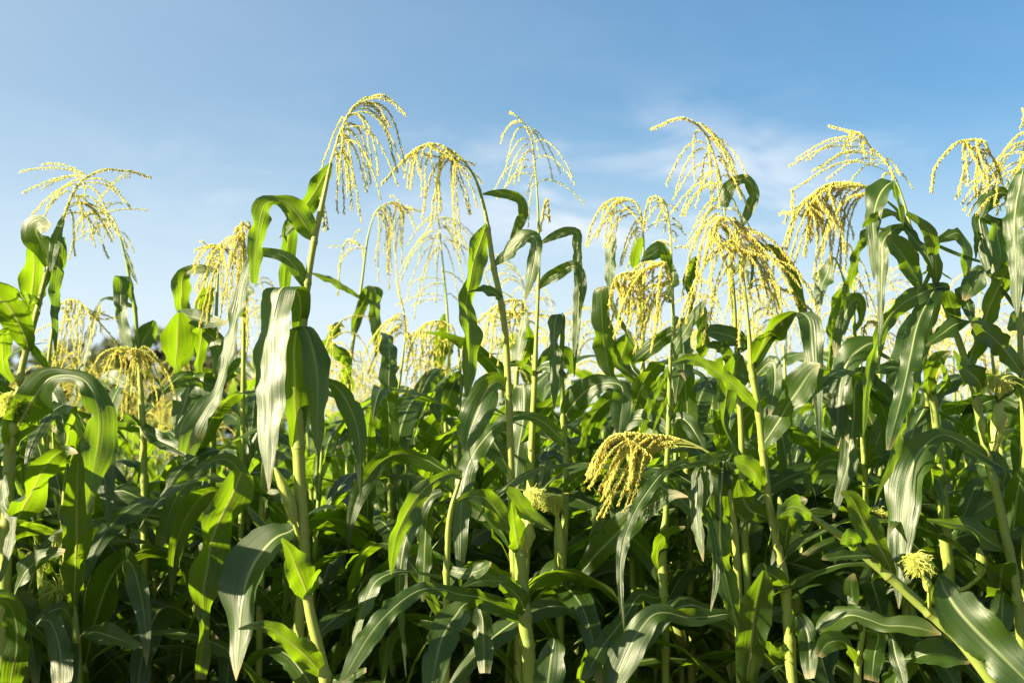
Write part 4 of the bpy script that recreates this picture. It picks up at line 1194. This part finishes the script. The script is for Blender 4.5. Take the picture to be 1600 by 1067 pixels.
# ------------------------------------------------------------------ plants that fill the rows, built once per kind and copied
def build_kind(seed, height, tassel=True, detail=True, lean=0.0):
    """parts of one maize plant standing at the origin: (name, mesh, children)"""
    rng = np.random.default_rng(seed)
    n = 46
    t = np.linspace(0, 1, n)
    bx, by = lean * math.cos(seed), lean * math.sin(seed)
    P = np.stack([bx * t ** 2 + 0.008 * np.sin(t * 7 + seed), by * t ** 2 + 0.008 * np.cos(t * 6 + seed), t * height], -1)
    rad = np.interp(t, [0, 0.5, 0.85, 1], [0.0150, 0.0125, 0.0075, 0.004])
    parts, nodes = [], []
    z, az = 0.30, rng.uniform(0, 6.28)
    top = height * (0.92 if tassel else 0.985)
    while z < top:
        f = z / top
        i = int(z / height * (n - 1))
        nodes.append(i)
        ln = np.interp(f, [0, 0.45, 0.8, 1], [0.70, 0.90, 0.72, 0.42]) * rng.uniform(0.88, 1.12)
        wd = np.interp(f, [0, 0.5, 0.8, 1], [0.065, 0.090, 0.078, 0.050]) * rng.uniform(0.9, 1.1)
        L, w, Wd = free_leaf(rng, ln, wd, az, np.interp(f, [0, 0.85, 1], [48, 66, 68 if tassel else 80]) + rng.normal(0, 7), rng.uniform(1.5, 2.7), 24)
        mb = MB()
        blade(mb, L + P[i], w, Wd, rng, rng.uniform(0.15, 0.32), 0.13)
        parts.append(("leaf", mb.mesh("leaf", [M_LEAF]), []))
        az += math.pi + rng.normal(0, 0.3)
        z += rng.uniform(0.115, 0.155) * (1 if f < 0.8 or tassel else 0.55)
    mb = MB()
    tube(mb, P, rad, 8, 0)
    for k in nodes:
        tube(mb, [P[k] - [0, 0, 0.006], P[k], P[k] + [0, 0, 0.006]], [rad[k] * 1.05, rad[k] * 1.32, rad[k] * 1.08], 8, 1, False)
    parts.insert(0, ("stalk", mb.mesh("stalk", [M_STALK, M_COLLAR]), []))
    if tassel:
        head = MB()
        br = []
        ln = rng.uniform(0.26, 0.36)
        out = rng.uniform(0, 6.28)
        ax = bez(P[-1], P[-1] + [0, 0, ln * 0.45], P[-1] + [0.05 * math.cos(out), 0.05 * math.sin(out), ln * 0.8],
                 P[-1] + [ln * 0.5 * math.cos(out), ln * 0.5 * math.sin(out), ln * rng.uniform(0.45, 0.8)], 24)
        st = 0.0034 if detail else 0.0055
        spike(head, ax, rng, 0.7, 0.25, st, 1.0 if detail else 1.25, 1.1, not detail)
        nb = int(rng.integers(11, 17))
        for j in range(nb):
            i = int(1 + 11 * j / nb)
            g = out + rng.normal(0, 1.5)
            bl = rng.uniform(0.15, 0.23)
            d = np.array([math.cos(g), math.sin(g), 0])
            S0 = ax[i]
            dropz = rng.uniform(-0.16, 0.03)
            B = bez(S0, S0 + d * bl * 0.3 + np.array([0, 0, bl * 0.36]), S0 + d * bl * 0.6 + np.array([0, 0, max(dropz, -0.02) + bl * 0.25]),
                    S0 + d * bl * rng.uniform(0.5, 0.8) + np.array([0, 0, dropz]), 14)
            tgt = head if not detail else MB()
            spike(tgt, B, rng, 0.8, 0.14, st, 1.0 if detail else 1.25, 0.95, not detail)
            if detail:
                br.append(("tassel_branch", tgt.mesh("tassel_branch", [M_SPIKE, M_ANTHER]), []))
        parts.append(("tassel", head.mesh("tassel", [M_SPIKE, M_ANTHER]), br))
    if detail:
        i = nodes[len(nodes) // 2]
        g = rng.uniform(0, 6.28)
        d = np.array([math.cos(g), math.sin(g), 0])
        eb = P[i] + d * 0.02
        tt = np.linspace(0, 1, 14)
        E = eb + d * 0.05 * tt[:, None] + np.array([0, 0, 0.2]) * tt[:, None]
        mb = MB()
        tube(mb, E, 0.021 * np.interp(tt, [0, 0.2, 0.5, 0.85, 1], [0.5, 0.95, 1, 0.55, 0.25]), 12)
        sk = MB()
        for q in range(45):
            o = E[-1] + rng.normal(0, 0.018, 3) + [0, 0, 0.02]
            tube(sk, bez(E[-1], E[-1] + [0, 0, 0.02], o + [0, 0, 0.01], o + rng.normal(0, 0.012, 3) - [0, 0, 0.015], 6), 0.0009, 3, 0, False)
        parts.append(("ear", mb.mesh("ear", [M_HUSK]), [("silk", sk.mesh("silk", [M_SILK]), [])]))
    return parts


def plant_out(kind, loc, rz, sc, label, group):
    """stand one copy of a kind of plant: its own root, its own parts, shared meshes"""
    r = empty("maize_plant", loc, label, "maize plant", group)
    r.rotation_euler = (0, 0, rz)
    r.scale = (sc, sc, sc)
    for nm, me, kids in kind:
        o = obj(nm, me, r)
        for n2, m2, _ in kids:
            obj(n2, m2, o)
    return r


NEAR = [build_kind(100 + k, h, True, True, l) for k, (h, l) in enumerate(((1.76, 0.05), (1.84, 0.08), (1.80, 0.03), (1.90, 0.06), (1.70, 0.1)))]
SHORT = [build_kind(140 + k, h, False, True, 0.05) for k, h in enumerate((1.46, 1.58, 1.64, 1.52))]
FAR = [build_kind(160 + k, h, True, False, l) for k, (h, l) in enumerate(((1.86, 0.05), (1.96, 0.1), (1.82, 0.07), (2.02, 0.04), (1.90, 0.12), (1.76, 0.08)))]

rng = np.random.default_rng(7)
ORD = ["front", "second", "third", "fourth", "fifth", "sixth", "seventh", "eighth"]
spots = []
D0 = 3.05 * DS
rows = [(0, D0 + 0.15, SHORT, 0.118), (1, D0 + 0.50, SHORT + NEAR[:1], 0.135), (2, D0 + 0.95, SHORT + NEAR[:3], 0.18), (3, D0 + 1.6, NEAR + FAR[:2], 0.21),
        (4, D0 + 2.4, FAR, 0.27), (5, D0 + 3.3, FAR, 0.33), (6, D0 + 4.4, FAR, 0.42), (7, D0 + 5.7, FAR, 0.50)]
for ri, y, kinds, gap in rows:
    half = 0.36 * y + 0.25
    x = -half - (1.6 if ri < 4 else 0.6)
    while x < half + 0.2:
        spots.append((ri, x + rng.uniform(-0.06, 0.06), y + rng.normal(0, 0.07), kinds[int(rng.integers(len(kinds)))]))
        x += gap * rng.uniform(0.8, 1.25)
for k in range(14):                                         # the front row goes on to the left of the frame
    spots.append((0, -1.50 - 0.17 * k, 3.25 + rng.normal(0, 0.10), NEAR[k % 5]))
keyed = {}
for ri, x, y, kind in spots:
    px = project((x, y, 1.4))[0]
    if px < -40:
        key = (ri, "out at the left")
    elif px > 1640:
        key = (ri, "out at the right")
    else:
        near = min((h for h in HERO), key=lambda h: abs(project(h.axis[int(len(h.axis) * 0.75), :3])[0] - px))
        key = (ri, near.short)
    keyed.setdefault(key, []).append((px, x, y, kind))
PLACE = {1: [""], 2: ["left one of two ", "right one of two "], 3: ["leftmost of three ", "middle of three ", "rightmost of three "]}
for (ri, short), lst in keyed.items():
    lst.sort(key=lambda q: q[0])
    for k, (px, x, y, kind) in enumerate(lst):
        word = "tassel-free maize plant" if len(kind) and not any(q[0] == "tassel" for q in kind) else "tasselled maize plant"
        if ri >= 6 or short.startswith("out at"):
            label = f"blurred maize plant in the {ORD[ri]} row of the field"
        else:
            ps = PLACE.get(len(lst), [f"{c} " for c in ("leftmost", "second", "third", "fourth", "fifth", "sixth", "last")])[min(k, 6) if len(lst) > 3 else k]
            label = f"{ps}{ORD[ri]}-row {word} behind {short}"
        plant_out(kind, (x, y, 0), rng.uniform(0, 6.28), rng.uniform(0.95, 1.05) * (0.84 if ri >= 1 and 30 < px < 360 else 0.91 if ri >= 1 and 430 < px < 720 else 0.97), label, "maize plants in the field")


# ------------------------------------------------------------------ the rest of the field, far back: one mass
def joined(kinds, places):
    mbs = MB()
    mats = [M_LEAF, M_STALK, M_COLLAR, M_SPIKE, M_ANTHER]
    for kind, x, y, rz, sc in places:
        c, s = math.cos(rz) * sc, math.sin(rz) * sc
        for nm, me, _ in kind:
            nv = len(me.vertices)
            co = np.zeros(nv * 3, np.float32)
            me.vertices.foreach_get("co", co)
            co = co.reshape(-1, 3).astype(float)
            w = np.stack([co[:, 0] * c - co[:, 1] * s + x, co[:, 0] * s + co[:, 1] * c + y, co[:, 2] * sc], -1)
            tot = np.zeros(len(me.polygons), np.int32)
            me.polygons.foreach_get("loop_total", tot)
            st = np.zeros(len(me.polygons), np.int32)
            me.polygons.foreach_get("loop_start", st)
            mi = np.zeros(len(me.polygons), np.int32)
            me.polygons.foreach_get("material_index", mi)
            lv = np.zeros(len(me.loops), np.int32)
            me.loops.foreach_get("vertex_index", lv)
            uv = np.zeros((nv, 2))
            if nm == "leaf":
                ud = np.zeros(len(me.loops) * 2, np.float32)
                me.uv_layers[0].data.foreach_get("uv", ud)
                uv[lv] = ud.reshape(-1, 2)
            base = mbs.n
            mbs.v.append(w)
            mbs.uv.append(uv)
            mbs.n += nv
            off = {"leaf": 0, "stalk": 1, "tassel": 3}[nm]
            for k in (3, 4):
                sel = tot == k
                if sel.any():
                    idx = st[sel][:, None] + np.arange(k)[None]
                    mbs.f.append(lv[idx].astype(np.int64) + base)
                    mbs.mi.append(mi[sel] + off)
    return mbs.mesh("maize_rows", mats)


places = []
for y in (11.0, 12.4, 14.0, 16.0, 18.0, 20.5, 23.0):
    x = -0.40 * y
    while x < 0.40 * y:
        places.append((FAR[int(rng.integers(len(FAR)))], x, y + rng.normal(0, 0.1), rng.uniform(0, 6.28), rng.uniform(0.95, 1.06)))
        x += 0.60 * rng.uniform(0.8, 1.2)
far = obj("maize_rows", joined(FAR, places))
far["kind"] = "stuff"
far["label"] = "far rows of the maize field merging into one blurred mass"


# ------------------------------------------------------------------ trees beyond the field
def build_tree(seed, height, spreadx):
    rng = np.random.default_rng(seed)
    mb = MB()
    trunk = spline([[0, 0, 0], [0.1, 0, height * 0.3], [0.0, 0.1, height * 0.6], [0.05, 0, height * 0.92]], 14)
    tube(mb, trunk, np.linspace(0.16, 0.03, 14) * height / 5, 8)
    cl = []
    for k in range(11):
        g = rng.uniform(0, 6.28)
        s = rng.uniform(0.28, 0.85)
        b = trunk[int(s * 13)]
        r = spreadx * (1.05 - 0.6 * abs(s - 0.5)) * rng.uniform(0.5, 1.0)
        e = b + np.array([math.cos(g) * r, math.sin(g) * r, height * rng.uniform(0.05, 0.2)])
        tube(mb, spline([b, (b + e) / 2 + [0, 0, 0.1], e], 8), np.linspace(0.05, 0.015, 8) * height / 5, 5)
        cl.append((e, rng.uniform(0.45, 0.9) * spreadx * 0.62))
        cl.append(((b + e) / 2, rng.uniform(0.4, 0.8) * spreadx * 0.55))
    cl.append((trunk[-1], spreadx * 0.45))
    cr = MB()
    for c, r in cl:
        m = int(170 * (r / spreadx / 0.4) ** 2) + 60
        d = unit(rng.normal(size=(m, 3)))
        q = c + d * (r * rng.uniform(0.35, 1.0, m) ** 0.6)[:, None] * np.array([1, 1, 0.8])
        a = unit(rng.normal(size=(m, 3)))
        b = unit(np.cross(a, rng.normal(size=(m, 3))))
        sz = rng.uniform(0.07, 0.15, m)[:, None] * height / 5
        V = np.stack([q - a * sz * 1.3, q + b * sz * 0.6, q + a * sz * 1.3, q - b * sz * 0.6], 1)
        cr.add(V.reshape(-1, 3), np.arange(m * 4).reshape(-1, 4))
    return [("trunk", mb.mesh("trunk", [M_BARK]), []), ("crown", cr.mesh("crown", [M_TREE], False), [])]


TREES = [build_tree(201, 5.0, 2.0), build_tree(202, 4.6, 2.3), build_tree(203, 5.2, 1.8)]
for k, (px, top, d, tk, lab) in enumerate((
        (20, 560, 40, 1, "blurred olive tree at the far left edge beyond the maize"),
        (110, 545, 42, 0, "blurred brownish tree beyond the maize under the airy left tassel"),
        (165, 556, 38, 2, "blurred dark tree beyond the maize left of the umbrella tassel"),
        (235, 520, 44, 2, "tallest blurred tree beyond the maize, above the umbrella tassel"),
        (325, 545, 43, 1, "blurred dark tree beyond the maize left of the white hanging leaf"),
        (440, 600, 50, 0, "low blurred tree beyond the maize behind the tallest plant"),
        (575, 635, 52, 1, "low blurred tree beyond the maize left of the pale middle strands"),
        (650, 622, 48, 0, "rounded blurred tree beyond the maize in the middle gap"),
        (760, 640, 55, 2, "low blurred tree beyond the maize behind the heavy orange tassel's plant"),
        (900, 650, 60, 1, "low blurred tree beyond the maize behind the pale upright blade"),
        (1060, 640, 58, 0, "low blurred tree beyond the maize behind the dense tassel curtain"),
        (1230, 660, 60, 2, "low blurred tree beyond the maize right of the long-strand tassel"),
        (1400, 640, 58, 1, "low blurred tree beyond the maize behind the fallen stalk"),
        (1560, 635, 56, 0, "low blurred tree beyond the maize at the right edge"))):
    q = at(px, top, d)
    h = q[2] / (5.0, 4.6, 5.2)[tk]
    r = empty("tree", (q[0], q[1], 0), lab, "tree", "trees beyond the field")
    r.rotation_euler = (0, 0, k * 1.7)
    r.scale = (h, h, h)
    for nm, me, _ in TREES[tk]:
        obj(nm, me, r)
